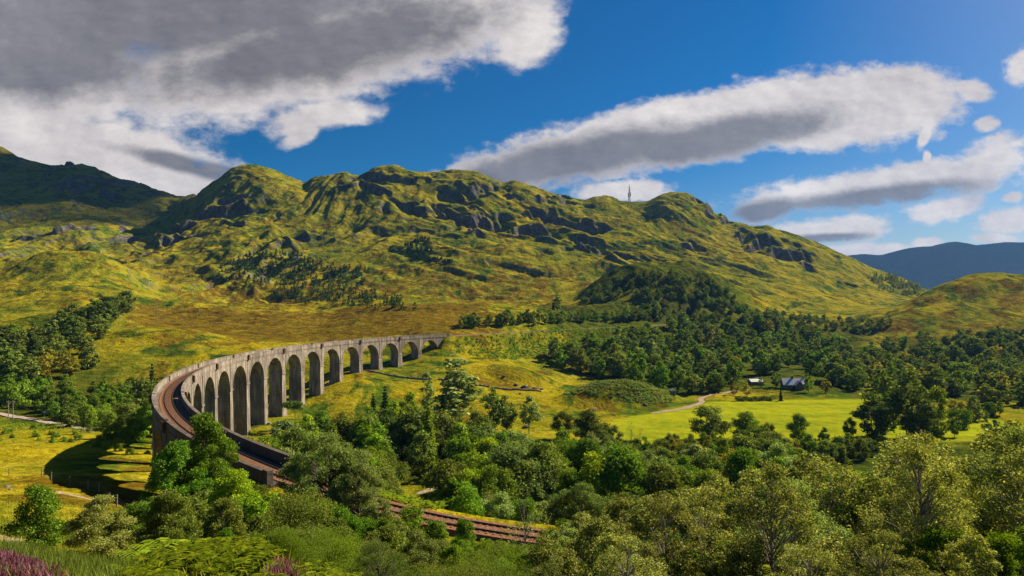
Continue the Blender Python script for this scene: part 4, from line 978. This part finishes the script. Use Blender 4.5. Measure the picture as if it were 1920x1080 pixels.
    scatter(190, (290, 800), [(('alder', 'dark'), 5), (('birch', 'dark'), 3), (('birch', 'olive'), 3), (('alder', 'green'), 2), (('oak', 'dark'), 2)], (9, 16), 'in the far right wood', 'trees of the right wood',
            poly=[(1610, 668), (1690, 640), (1800, 640), (1990, 628), (1990, 765), (1860, 762), (1760, 745), (1640, 742)], gap=4.5, seed=16, xs=(1610, 1990), wide=(1.0, 1.35), nm={'alder': 'broadleaf_tree', 'birch': 'far_birch'})  # same alders and birches as in the central wood
woods()
def far_stuff(name, poly, n, hr, leaf, seed, region=(500, 2000), quads=46):
    r = np.random.default_rng(seed); Vs, Fs = [], []; b = 0; k = 0; t = 0
    while k < n and t < n*30:
        t += 1; bx = [p[0] for p in poly]; by = [p[1] for p in poly]; px = r.uniform(min(bx), max(bx)); py = r.uniform(min(by), max(by))
        if not in_poly(px, py, poly): continue
        if pnoise(np.array([px/28.0]), np.array([py/9.0]), seed)[0] < -0.12: continue
        h = ray(px, py, *region)
        if h is None: continue
        x, y, z = h; H = r.uniform(*hr); u = r.uniform(0, 1, quads); a = r.uniform(0, 6.283, quads); w = 0.36*H*(1-u)**0.6*r.uniform(0.4, 1, quads)
        C = np.c_[x+w*np.cos(a), y+w*np.sin(a), z+u*H]; N = unit(np.c_[np.cos(a), np.sin(a), np.full(quads, 0.5)]+r.normal(0, 0.5, (quads, 3)))
        V, F = leaf_quads(C, N, y/616*1.0+0.3, r); Vs.append(V); Fs.append(F+b); b += len(V); k += 1
    tag(obj(name, np_mesh(name, np.concatenate(Vs), np.concatenate(Fs), [L[leaf]])), kind='stuff')
far_stuff('hillside_plantation', [(385, 524), (430, 490), (500, 470), (560, 478), (640, 500), (700, 505), (690, 545), (780, 575), (800, 584), (700, 580), (600, 574), (520, 566), (500, 545), (430, 530)], 620, (4, 9), 'conifer', 5)
far_stuff('young_conifers', [(752, 452), (806, 444), (812, 482), (850, 492), (840, 500), (775, 486)], 160, (3, 6), 'conifer', 6)
far_stuff('ridge_wood', [(1630, 520), (1660, 512), (1735, 545), (1725, 560), (1650, 545)], 170, (6, 11), 'dark', 7, (800, 2500))

LAND = [(290, 745, 'the viaduct bend'), (390, 690, 'the tallest arches'), (470, 640, 'the middle arches'), (600, 640, 'the far arches'), (760, 640, 'the last arches'), (848, 690, 'the tallest poplar'), (755, 770, 'the yellow green birch pair'),
 (650, 790, 'the yellow olive tree'), (553, 770, 'the flat topped pine'), (630, 870, 'the large silvery willow'), (390, 820, 'the tree hiding the track'), (793, 912, 'the walker'), (940, 760, 'the many topped dark tree'), (1105, 805, 'the dark oak clump'),
 (1192, 810, 'the two bare trees'), (1332, 790, 'the big meadow oak'), (1405, 800, 'the round meadow tree'), (1497, 800, 'the crooked meadow tree'), (1680, 740, 'the two tall dark trees'), (1752, 760, 'the bright green tree'), (1810, 760, 'the olive field tree'),
 (1490, 720, 'the cottage'), (1415, 718, 'the pale roofed shed'), (1262, 743, 'the tiny hut'), (1170, 740, 'the bracken mound'), (1220, 520, 'the knoll top'), (1045, 575, 'the tall knoll poplar'), (930, 985, 'the open rails'), (1300, 600, 'the end of the railway bench'),
 (70, 960, 'the leftmost small tree'), (188, 960, 'the second small tree'), (20, 770, 'the twin post pole'), (236, 560, 'the top burn tree'), (1420, 1040, 'the rowan sapling'), (1850, 768, 'the far field'), (1600, 600, 'the upper valley mouth'), (1100, 660, 'the wood corner'), (1330, 660, 'the wood middle'), (1560, 660, 'the wood gap')]
ORD = ['first', 'second', 'third', 'fourth', 'fifth', 'sixth', 'seventh', 'eighth', 'ninth', 'tenth', 'eleventh', 'twelfth', 'thirteenth', 'fourteenth', 'fifteenth', 'sixteenth', 'seventeenth', 'eighteenth', 'nineteenth', 'twentieth']
def auto_labels():
    B = {}
    for a in AUTO:
        o, kind, where, px, py, g = a; d, lx, ly, nm = min(((px-l[0])**2+(py-l[1])**2, l[0], l[1], l[2]) for l in LAND)
        dx, dy = px-lx, py-ly; rel = ('right of' if dx > 0 else 'left of') if abs(dx) > abs(dy) else ('below' if dy > 0 else 'above')
        B.setdefault('%s %s %s' % (kind, rel, nm), []).append((px, o, where))
    for k, v in B.items():
        v.sort(key=lambda q: q[0])
        for i, (px, o, where) in enumerate(v):
            s = k if len(v) == 1 else ('%s, %s from left' % (k, ORD[i]) if i < 20 else k+', far right of its kind'); s2 = s.replace(kd(s), kd(s)) ; t = s+' '+where
            o['label'] = t if len(t.split()) <= 16 else s
def kd(s): return s
auto_labels()

# ------------------------------------------------------------------ near ground cover: bracken, heather, grass
def scatter_pts(n, areas, seed):
    r = np.random.default_rng(seed); out = []
    w = np.array([(a[1]-a[0])*(a[3]**2-a[2]**2) for a in areas], float); w /= w.sum()
    k = r.choice(len(areas), n, p=w)
    for i, a in enumerate(areas):
        m = (k == i).sum(); px = r.uniform(a[0], a[1], m); Y = np.sqrt(r.uniform(a[2]**2, a[3]**2, m)); out.append(np.c_[(px-CX)/F0*Y, Y])
    P = np.concatenate(out); d = np.array([clear_of_track(x, y, 2.6) for x, y in P]); return P[d]
def blades(P, zb, nper, length, width, spread, seed, upright=0.5):
    r = np.random.default_rng(seed); n = len(P)*nper; B = np.repeat(np.c_[P, zb], nper, 0); B[:, :2] += r.normal(0, spread, (n, 2))
    a = r.uniform(0, 6.283, n); ln = length*r.uniform(0.5, 1.2, n); d = np.c_[np.cos(a), np.sin(a), np.zeros(n)]*(r.uniform(0.1, 1-upright+0.1, n))[:, None]; d[:, 2] = 1; d = unit(d)*ln[:, None]
    s = np.c_[-np.sin(a), np.cos(a), np.zeros(n)]*(width*0.5); sag = np.zeros((n, 3)); sag[:, 2] = -ln*0.12
    V = np.stack([B-s, B+s, B+d+sag+s*0.15, B+d+sag-s*0.15], 1).reshape(-1, 3); return V, np.arange(4*n).reshape(-1, 4)
def fern_mesh(P, zb, seed, scale=1.0, nf=5, length=0.75):
    r = np.random.default_rng(seed); Vs = []; n = len(P)*nf; B = np.repeat(np.c_[P, zb], nf, 0)
    a = r.uniform(0, 6.283, n); ln = length*scale*r.uniform(0.6, 1.25, n); up = r.uniform(0.7, 1.5, n)
    h = np.c_[np.cos(a), np.sin(a), np.zeros(n)]; sd = np.c_[-np.sin(a), np.cos(a), np.zeros(n)]
    for k in range(12):
        t = (k+2)/13.0; C = B+h*(ln*t*0.85)[:, None]; C[:, 2] += ln*up*(1.15*t-0.85*t*t)
        w = ln*0.30*(1-t)**0.8*min(1, t*3.5); wd = ln*0.085
        for sg in (-1, 1):
            tip = C+sd*(sg*w)[:, None]+h*(w*0.35)[:, None]; tip[:, 2] -= w*0.22
            ax = h*(wd*0.5)[:, None]
            Vs.append(np.stack([C-ax, C+ax, tip+ax*0.3, tip-ax*0.3], 1))
    V = np.concatenate(Vs).reshape(-1, 3); return V, np.arange(len(V)).reshape(-1, 4)
def cover():
    P = scatter_pts(430, [(275, 480, 10.5, 17), (545, 790, 9.5, 13.5), (1600, 1960, 9, 13)], 21); V, F = fern_mesh(P, height(P[:, 0], P[:, 1]), 22, 0.9, 6)
    tag(obj('bracken', np_mesh('bracken', V, F, [L['bracken']])), kind='stuff')
    P = scatter_pts(900, [(250, 330, 15, 26), (880, 1150, 12, 30), (700, 1000, 49, 54), (640, 830, 64, 80)], 23); V, F = fern_mesh(P, height(P[:, 0], P[:, 1]), 24, 1.35, 4)
    tag(obj('bracken', np_mesh('bracken', V, F, [L['lime']])), kind='stuff')
    P = scatter_pts(1900, [(-60, 84, 10.4, 14.0), (-60, 40, 14, 15.5), (505, 540, 11, 13)], 25); zb = height(P[:, 0], P[:, 1])
    lift = 0.35*np.abs(np.sin(P[:, 0]*2.1)*np.cos(P[:, 1]*1.9))+0.1; V, F = blades(P, zb+lift*0.6, 16, 0.20, 0.028, 0.13, 26, 0.35)
    tag(obj('heather', np_mesh('heather', V, F, [L['heather']])), kind='stuff')
    V, F = blades(P, zb, 9, 0.30, 0.04, 0.14, 27, 0.35); tag(obj('heather_stems', np_mesh('heather_stems', V, F, [L['dark']])), kind='stuff')
    P = scatter_pts(1500, [(92, 275, 12.5, 23), (-60, 92, 16, 23)], 28); V, F = blades(P, height(P[:, 0], P[:, 1])-0.03, 13, 0.62, 0.03, 0.14, 29, 0.6)
    tag(obj('long_grass', np_mesh('long_grass', V, F, [L['dark']])), kind='stuff')
    P = scatter_pts(9000, [(-400, 760, 9, 75), (760, 2300, 6, 34)], 30); V, F = blades(P, height(P[:, 0], P[:, 1])-0.03, 6, 0.42, 0.045, 0.22, 31, 0.55)
    tag(obj('rough_grass', np_mesh('rough_grass', V, F, [L['grass']])), kind='stuff')
    # bushy rough growth on the railway slopes and mounds: low clumps
    r = np.random.default_rng(33)
    def clumps(name, n, pts, size, leaf, seed, nl=26):
        r = np.random.default_rng(seed); C0 = pts(n, r); zb = height(C0[:, 0], C0[:, 1]); Cs = np.repeat(np.c_[C0, zb], nl, 0); m_ = len(Cs)
        d = unit(r.normal(size=(m_, 3))); d[:, 2] = np.abs(d[:, 2]); sz = np.repeat(r.uniform(0.6, 1.5, n), nl)*size
        C = Cs+d*np.array([1, 1, 0.6])*(sz*r.uniform(0.6, 1.05, m_))[:, None]; N = unit(d+0.5*r.normal(size=d.shape))
        ls = float(np.median(C0[:, 1]))/616*1.1; V, F = leaf_quads(C, N, ls, r); tag(obj(name, np_mesh(name, V, F, [L[leaf]])), kind='stuff')
    def pm(n, r): a = r.uniform(0, 6.283, n); q = np.sqrt(r.uniform(0, 1, n)); return np.c_[55+29*q*np.cos(a), 316+15*q*np.sin(a)]
    clumps('bracken_mound', 900, pm, 0.8, 'silver', 34)
    def ps(n, r):
        t = r.uniform(0, 260, n); x0, y0 = arc(S_FAR); x = x0+0.61*t+r.uniform(6, 34, n); y = y0+0.79*t-r.uniform(0, 8, n); return np.c_[x, y]
    clumps('gorse_slope', 1100, ps, 1.3, 'green', 35, 22)
    def pf(n, r): px = r.uniform(-60, 290, n); Y = r.uniform(206, 226, n); return np.c_[(px-CX)/F0*Y, Y]
    clumps('field_edge_scrub', 500, pf, 0.8, 'green', 36, 20)
cover()

# ------------------------------------------------------------------ built things and small objects
def G(px, Y): x = (px-CX)/F0*Y; return x, Y, zat(x, Y)
def rock(x, y, s, label, group, seed, mat='stone', flat=0.6):
    bmx = bpy.data.meshes.new('boulder'); import bmesh
    b = bmesh.new(); bmesh.ops.create_icosphere(b, subdivisions=2, radius=1.0); r = random.Random(seed); ph = [r.uniform(0, 6) for _ in range(6)]
    for v in b.verts:
        c = v.co; k = 1+0.22*math.sin(c.x*2.3+ph[0])*math.cos(c.y*2.7+ph[1])+0.15*math.sin(c.z*4+c.x*3+ph[2]); v.co = Vector((c.x*k*(1+.3*math.sin(ph[3])), c.y*k, c.z*k*flat))
    b.to_mesh(bmx); b.free(); bmx.materials.append(M[mat]); o = obj('boulder', bmx, None, (x, y, zat(x, y)+s*0.15)); o.scale = (s, s, s); o.rotation_euler = (0, 0, r.uniform(0, 6)); return tag(o, label, 'rock', group)
def small_things():
    # mast on the ridge
    px = 1180; Yv = np.linspace(1200, 1560, 200); zz = height((px-CX)/F0*Yv, Yv); k = (zz/Yv).argmax(); Y = Yv[k]; x = (px-CX)/F0*Y; z = zz[k]
    t = empty('radio_mast', (x, Y, z-2), 'dark lattice radio mast standing alone on the mountain ridge', 'mast'); H = 36.0; mb = MB()
    def w(h): return 1.3*(1-h/H)+0.7
    cs = [(-1, -1), (1, -1), (1, 1), (-1, 1)]
    for a, b in cs: mb.tube([(a*w(0), b*w(0), 0), (a*w(H)*0.8, b*w(H)*0.8, H)], 0.35, 5)
    n = 9
    for i in range(n):
        h0, h1 = H*i/n, H*(i+1)/n
        for j in range(4):
            p, q = cs[j], cs[(j+1) % 4]; mb.tube([(p[0]*w(h0), p[1]*w(h0), h0), (q[0]*w(h1), q[1]*w(h1), h1)], 0.16, 4); mb.tube([(q[0]*w(h0), q[1]*w(h0), h0), (p[0]*w(h1), p[1]*w(h1), h1)], 0.16, 4)
    mb.build('lattice', M['steel'], t)
    for h in (14, 17, 20):
        d = MB(); d.tube([(-2.0, -1.2, h), (-2.3, -1.9, h)], [1.3, 1.5], 12); d.build('dish', M['steel'], t)
        d = MB(); d.tube([(1.9, -1.2, h+1), (2.2, -1.9, h+1)], [1.2, 1.4], 12); d.build('dish', M['steel'], t)
    d = MB(); d.tube([(0, 0, H-1), (0, 0, H+6)], 0.3, 6); d.build('aerial', M['steel'], t)
    for h in (12.5, 26.0): d = MB(); d.box((0, 0, h), (4.2, 4.2, 0.6)); d.build('platform', M['steel'], t)
    # poles
    x, y, z = G(20, 241); t = empty('utility_pole', (x, y, z), 'weathered twin post utility pole with crossbar beside the left road', 'utility pole')
    for s in (-1, 1):
        p = MB(); p.tube([(s*0.9, 0, -0.5), (s*0.9, 0, 7.2)], [0.16, 0.12], 8); p.build('post', M['weathered_wood'], t)
    p = MB(); p.box((0, 0, 6.6), (3.4, 0.16, 0.18)); p.build('crossbar', M['weathered_wood'], t)
    for s in (-1.5, 0, 1.5): p = MB(); p.tube([(s, 0, 6.69), (s, 0, 7.0)], [0.05, 0.09], 6); p.build('insulator', M['white'], t)
    x, y, z = G(295, 485); t = empty('utility_pole', (x, y, z), 'tall thin pale pole alone on the moor left of the plantation', 'utility pole')
    p = MB(); p.tube([(0, 0, -0.5), (0, 0, 17)], [0.28, 0.18], 8); p.build('post', M['weathered_wood'], t); p = MB(); p.box((0, 0, 16.2), (2.2, 0.2, 0.2)); p.build('crossbar', M['weathered_wood'], t)
    x, y, z = G(83, 238); t = empty('signal_post', (x, y, z), 'short pale post by the road among the green trees', 'post')
    p = MB(); p.tube([(0, 0, -0.3), (0, 0, 3.6)], [0.12, 0.09], 8); p.build('post', M['white'], t); p = MB(); p.box((0, 0, 3.4), (0.7, 0.1, 0.6)); p.build('board', M['white'], t)
    # wire fence across the left field
    fp = [(-30, 128), (17, 112), (78, 112), (96, 110), (130, 104), (165, 97), (185, 95), (205, 84), (219, 79), (240, 68), (257, 58), (268, 50)]
    pts = [G(*q) for q in fp]; t = empty('wire_fence', pts[4], 'pale post and wire fence running down the left field', 'fence'); o3 = Vector(pts[4])
    for q in pts:
        p = MB(); v = Vector(q)-o3; p.tube([(v.x, v.y, v.z-0.3), (v.x+0.03, v.y, v.z+1.55)], [0.085, 0.075], 6); p.build('post', M['weathered_wood'], t)
    for h in (0.5, 1.0, 1.45):
        p = MB(); p.tube([tuple(Vector(q)-o3+Vector((0, 0, h))) for q in pts], 0.012, 3); p.build('wire', M['steel'], t)
    # low field wall
    P0 = [(690, 352), (760, 347), (830, 343), (890, 341), (960, 341), (1015, 341)]; P0 = [G(*q) for q in P0]; mb = MB(); r = random.Random(3); nseg = 90
    L0 = np.array(P0); tt = np.linspace(0, len(P0)-1, nseg)
    for i in range(nseg-1):
        k = min(int(tt[i]), len(P0)-2); f = tt[i]-k; x = L0[k, 0]*(1-f)+L0[k+1, 0]*f; y = L0[k, 1]*(1-f)+L0[k+1, 1]*f
        if 30 < i < 34 or 60 < i < 63: continue
        mb.box((x, y, zat(x, y)+0.35), (1.15+r.uniform(0, .4), 0.6, 1.0+r.uniform(-.35, .3)), r.uniform(-.1, .1), 0.9)
    tag(mb.build('field_wall', M['stone']), 'low tumbled dark stone wall across the grass below the railway', 'wall')
    # rock outcrop and stones
    for i, (px, Y, s, lab) in enumerate([(968, 352, 2.2, 'left grey boulder of the outcrop above the field wall'), (984, 350, 3.0, 'largest grey boulder of the outcrop above the field wall'), (1003, 348, 2.4, 'flat grey boulder of the outcrop, third from the left'),
            (1016, 347, 2.0, 'rightmost boulder of the outcrop above the field wall'), (945, 362, 1.6, 'small boulder uphill of the outcrop above the field wall'),
            (975, 330, 1.1, 'small dark boulder on the grass below the outcrop'), (13, 93, 0.42, 'small pale stone on the left field by the path'), (19, 90, 0.3, 'smallest pale stone on the left field by the path'),
            (468, 262, 1.5, 'pale river boulder at the foot of the tallest pier'), (478, 258, 1.2, 'pale boulder right of the one at the tallest pier'), (492, 262, 1.7, 'wide pale boulder near the viaduct piers'), (505, 256, 1.0, 'small pale boulder near the viaduct piers'),
            (1115, 292, 1.4, 'dark rock on the grass below the bracken mound'), (1210, 300, 1.6, 'brown rock at the right end of the bracken mound'), (985, 255, 1.8, 'brown rock on the grass above the valley wood')]):
        x, y, z = G(px, Y); rock(x, y, s*(0.62 if i < 6 else 0.85), lab, None, i, 'dull_stone' if i < 6 or i > 11 else 'stone')
    # cottage
    x, y, z = G(1487, 366); t = empty('cottage', (x, y, z-0.2), 'low stone cottage with pale slate roof and gabled wing at the meadow edge', 'house', rz=-0.12)
    Wd, Dp, E, Rg = 12.5, 6.5, 3.1, 6.4
    mb = MB(); hx, hy = Wd/2, Dp/2
    mb.add([(-hx, -hy, -0.5), (hx, -hy, -0.5), (hx, hy, -0.5), (-hx, hy, -0.5), (-hx, -hy, E), (hx, -hy, E), (hx, hy, E), (-hx, hy, E), (-hx, 0, Rg-0.15), (hx, 0, Rg-0.15)],
           [(0, 1, 5, 4), (1, 2, 6, 9, 5), (2, 3, 7, 6), (3, 0, 4, 8, 7)]); mb.build('wall', M['wall_stone'], t)
    rf = MB(); ov = 0.45
    for sg in (-1, 1):
        a = [(-hx-ov, sg*(hy+ov), E-0.35), (hx+ov, sg*(hy+ov), E-0.35), (hx+ov, 0, Rg), (-hx-ov, 0, Rg)]; b = [(p[0], p[1], p[2]+0.16) for p in a]
        rf.add(a+b, [(0, 1, 2, 3), (7, 6, 5, 4), (0, 4, 5, 1), (1, 5, 6, 2), (2, 6, 7, 3), (3, 7, 4, 0)])
    roof = rf.build('roof', M['slate'], t)
    wx, ww, wl = 2.0, 4.2, 2.4; y0, y1 = -hy-wl, -hy+1.6; g = MB()
    g.add([(wx-ww/2, y0, -0.5), (wx+ww/2, y0, -0.5), (wx+ww/2, y0, 3.0), (wx, y0, 5.4), (wx-ww/2, y0, 3.0), (wx-ww/2, -hy, -0.5), (wx+ww/2, -hy, -0.5), (wx+ww/2, -hy, 3.0), (wx-ww/2, -hy, 3.0)], [(0, 1, 2, 3, 4), (1, 6, 7, 2), (5, 0, 4, 8)]); g.build('gable_wing', M['wall_stone'], t)
    g = MB()
    for sg in (-1, 1):
        a = [(wx+sg*(ww/2+0.3), y0-0.3, 2.75), (wx+sg*(ww/2+0.3), y1, 2.75), (wx, y1, 5.6), (wx, y0-0.3, 5.6)]; b = [(p[0], p[1], p[2]+0.15) for p in a]
        g.add(a+b, [(0, 1, 2, 3), (7, 6, 5, 4), (0, 4, 5, 1), (1, 5, 6, 2), (2, 6, 7, 3), (3, 7, 4, 0)])
    g.build('wing_roof', M['slate'], t)
    for cxx in (-0.6, 5.6):
        g = MB(); g.box((cxx, 0, Rg+0.5), (1.0, 0.9, 2.0)); ch = g.build('chimney', M['wall_stone'], roof)
        g = MB(); g.box((cxx, 0, Rg+1.55), (1.15, 1.05, 0.12)); g.build('chimney_cap', M['wall_stone'], roof)
    for wxx, wy in ((-4.6, -hy-0.02), (-2.4, -hy-0.02), (5.2, -hy-0.02), (wx, y0-0.02)):
        g = MB(); g.box((wxx, wy, 1.6), (1.1, 0.08, 1.2)); f = g.build('window', M['white'], t); g = MB(); g.box((wxx, wy-0.05, 1.6), (0.9, 0.04, 1.0)); g.build('pane', M['dark'], f)
    g = MB(); g.box((-0.7, -hy-0.03, 1.0), (1.0, 0.08, 2.0)); g.build('door', M['dark'], t)
    x, y, z = G(1417, 385); t = empty('shed', (x, y, z), 'long low shed with a pale metal roof left of the cottage', 'shed', rz=0.15); g = MB(); g.box((0, 0, 1.2), (8.5, 4.5, 2.8)); g.build('wall', M['wall_stone'], t)
    g = MB(); g.add([(-4.6, -2.6, 2.62), (4.6, -2.6, 2.62), (4.6, 0, 4.2), (-4.6, 0, 4.2), (4.6, 2.6, 2.62), (-4.6, 2.6, 2.62)], [(0, 1, 2, 3), (3, 2, 4, 5), (1, 4, 2), (0, 3, 5), (0, 5, 4, 1)]); g.build('roof', M['metal_roof'], t)
    g = MB(); g.box((1.5, -2.28, 1.2), (1.8, 0.06, 2.2)); g.build('door', M['dark'], t)
    x, y, z = G(1262, 322); t = empty('hut', (x, y, z), 'tiny grey stone hut at the end of the bracken mound', 'hut'); g = MB(); g.box((0, 0, 1.0), (2.6, 2.6, 2.4)); g.build('wall', M['stone'], t)
    g = MB(); g.add([(-1.5, -1.5, 2.21), (1.5, -1.5, 2.21), (1.5, 1.5, 2.21), (-1.5, 1.5, 2.21), (0, -1.5, 3.4), (0, 1.5, 3.4)], [(0, 1, 4), (1, 2, 5, 4), (2, 3, 5), (3, 0, 4, 5), (3, 2, 1, 0)]); g.build('roof', M['slate'], t)
    g = MB(); g.box((0, -1.33, 0.95), (0.9, 0.06, 1.7)); g.build('door', M['dark'], t)
    # hedge before the cottage
    r = np.random.default_rng(51); x0, y0, _ = G(1378, 322); x1, y1, _ = G(1448, 322); n = 3200; f = r.uniform(0, 1, n); X = x0+(x1-x0)*f; Y = y0+(y1-y0)*f+r.uniform(-1.2, 1.2, n); Z = height(X, Y)+r.uniform(0.1, 2.3, n)+0.3*np.sin(X*1.3)
    V, F = leaf_quads(np.c_[X, Y, Z], unit(r.normal(size=(n, 3))), 0.5, r); tag(obj('hedge', np_mesh('hedge', V, F, [L['dark']])), 'long clipped dark green hedge along the lawn before the shed', 'hedge')
    # lineside buffer of old sleepers, signal box details are not visible; walker on the path
    x, y, z = G(793, 161.5)
    t = tag(person(x, y, z), 'person in dark brown clothes standing on the pale path in the clearing', 'person')
def person(x, y, z):
    V = [(0, 0, .94), (0, 0, 1.12), (0, -.01, 1.36), (0, -.01, 1.49), (0, -.03, 1.60), (0, -.03, 1.70),
         (-.19, 0, 1.42), (-.25, -.05, 1.16), (-.20, -.22, 1.02), (-.17, -.30, 1.04), (.19, 0, 1.42), (.25, -.02, 1.15), (.27, -.08, .92), (.27, -.12, .84),
         (-.09, 0, .90), (-.11, -.02, .50), (-.11, .02, .08), (-.11, -.14, .04), (.09, 0, .90), (.12, .02, .50), (.13, .06, .08), (.14, -.10, .04)]
    Ed = [(0, 1), (1, 2), (2, 3), (3, 4), (4, 5), (2, 6), (6, 7), (7, 8), (8, 9), (2, 10), (10, 11), (11, 12), (12, 13), (0, 14), (14, 15), (15, 16), (16, 17), (0, 18), (18, 19), (19, 20), (20, 21)]
    Rr = [.15, .14, .16, .06, .105, .085, .07, .048, .036, .035, .07, .048, .036, .035, .095, .065, .045, .04, .095, .065, .045, .04]
    me = bpy.data.meshes.new('person'); me.from_pydata(V, Ed, []); o = obj('person', me, None, (x, y, z)); me.materials.append(M['clothes'])
    sk = o.modifiers.new('skin', 'SKIN')
    for i, v in enumerate(me.skin_vertices[0].data): v.radius = (Rr[i]*(1.25 if i < 3 else 1), Rr[i]*(0.8 if i < 3 else 1)); v.use_root = (i == 0)
    s = o.modifiers.new('sub', 'SUBSURF'); s.levels = 1; s.render_levels = 1
    g = MB(); g.tube([(0, .02, 1.62), (0, .01, 1.70), (0, 0, 1.76), (0, 0, 1.785)], [.112, .118, .09, .02], 10); g.build('hair', M['dark'], o)
    g = MB(); g.tube([(0, -.135, 1.55), (0, -.142, 1.62), (0, -.13, 1.68)], [.05, .07, .05], 8); g.build('face', M['skin'], o)
    return o
M['clothes'] = simple('brown_clothes', (0.035, 0.02, 0.012), (0.06, 0.03, 0.02), 3.0)
M['dull_stone'] = simple('lichen_grey_stone', (0.05, 0.045, 0.04), (0.17, 0.15, 0.13), 0.9, 0.9, 0.1, 0.2)
M['skin'] = simple('skin', (0.45, 0.28, 0.20), (0.5, 0.3, 0.22), 3.0)
small_things()
def rowan():
    for px, Y, H in ((1420, 11.0, 1.25),):
        x, y, z = G(px, Y); t = empty('rowan_sapling', (x, y, z), 'bright yellow green rowan sapling with feathery leaves at the bottom edge', 'sapling'); g = MB()
        g.tube([(0, 0, -0.1), (0.03, 0, H*0.5), (0.0, 0, H)], [0.02, 0.015, 0.006], 5); st = []
        for k in range(9): a = k*2.4; h = H*(0.35+0.07*k); g.tube([(0.02, 0, h), (0.16*math.cos(a), 0.16*math.sin(a), h+0.08)], [0.008, 0.004], 4); st.append((0.14*math.cos(a), 0.14*math.sin(a), h+0.06))
        g.build('stem', M['bark'], t); P = np.array(st); V, F = fern_mesh(P[:, :2], P[:, 2], 61, 1.0, 3, 0.42); obj('leaves', np_mesh('leaves', V, F, [L['rowan']]), t)
rowan()

# ------------------------------------------------------------------ unseen cloud meshes added to shade the left mountain and the far ridge
def cloud(cx, cy, cz, rx, ry, rz_, seed, n=16):
    import bmesh
    r = random.Random(seed); b = bmesh.new()
    for i in range(n):
        a = r.uniform(0, 6.283); q = math.sqrt(r.uniform(0, 1))*0.8; s = r.uniform(0.3, 0.6)
        m4 = Matrix.Translation((rx*q*math.cos(a), ry*q*math.sin(a), r.uniform(-.3, .3)*rz_)) @ Matrix.Diagonal((rx*s, ry*s, rz_*s*2, 1))
        bmesh.ops.create_icosphere(b, subdivisions=3, radius=1.0, matrix=m4)
    P = np.array([v.co for v in b.verts]); dn = fbm(P[:, 0]+seed*99, P[:, 1], 160, 4, 0.6, seed); k = 1+0.22*dn
    for v, kk in zip(b.verts, k): v.co = Vector((v.co.x*kk, v.co.y*kk, v.co.z*(0.7+0.5*kk)))
    me = bpy.data.meshes.new('cloud'); b.to_mesh(me); b.free(); me.materials.append(M['cloud']); me.polygons.foreach_set('use_smooth', [True]*len(me.polygons))
    tag(obj('cloud', me, None, (cx, cy, cz)), kind='structure')  # out of view, added only to cast its shade
def shade_cloud_mat():
    m_ = bpy.data.materials.new('shade_cloud'); m_.use_nodes = True; t = NT(m_.node_tree); P = t.n('ShaderNodeTexCoord').outputs['Object']
    d = t.n('ShaderNodeBsdfDiffuse'); d.inputs[0].default_value = (0.8, 0.8, 0.82, 1); tr = t.n('ShaderNodeBsdfTransparent'); mx = t.n('ShaderNodeMixShader')
    t.put(mx.inputs[0], t.ramp(t.noise(P, 1/300, 5, 0.6), 0.30, 0.60, 0.02, 0.42)); t.put(mx.inputs[1], tr.outputs[0]); t.put(mx.inputs[2], d.outputs[0])
    o = t.n('ShaderNodeOutputMaterial'); t.put(o.inputs[0], mx.outputs[0]); return m_
M['cloud'] = shade_cloud_mat()
CH = 1600.0
def shade_cloud_over(tx, ty, tz, *a):
    k = CH/SUNV.z; cloud(tx+SUNV.x*k, ty+SUNV.y*k, tz+CH, *a)
shade_cloud_over(-1250, 1560, 230, 520, 400, 60, 3, 12)
CH = 5600.0
shade_cloud_over(4300, 6500, 500, 2900, 1000, 200, 5, 16)
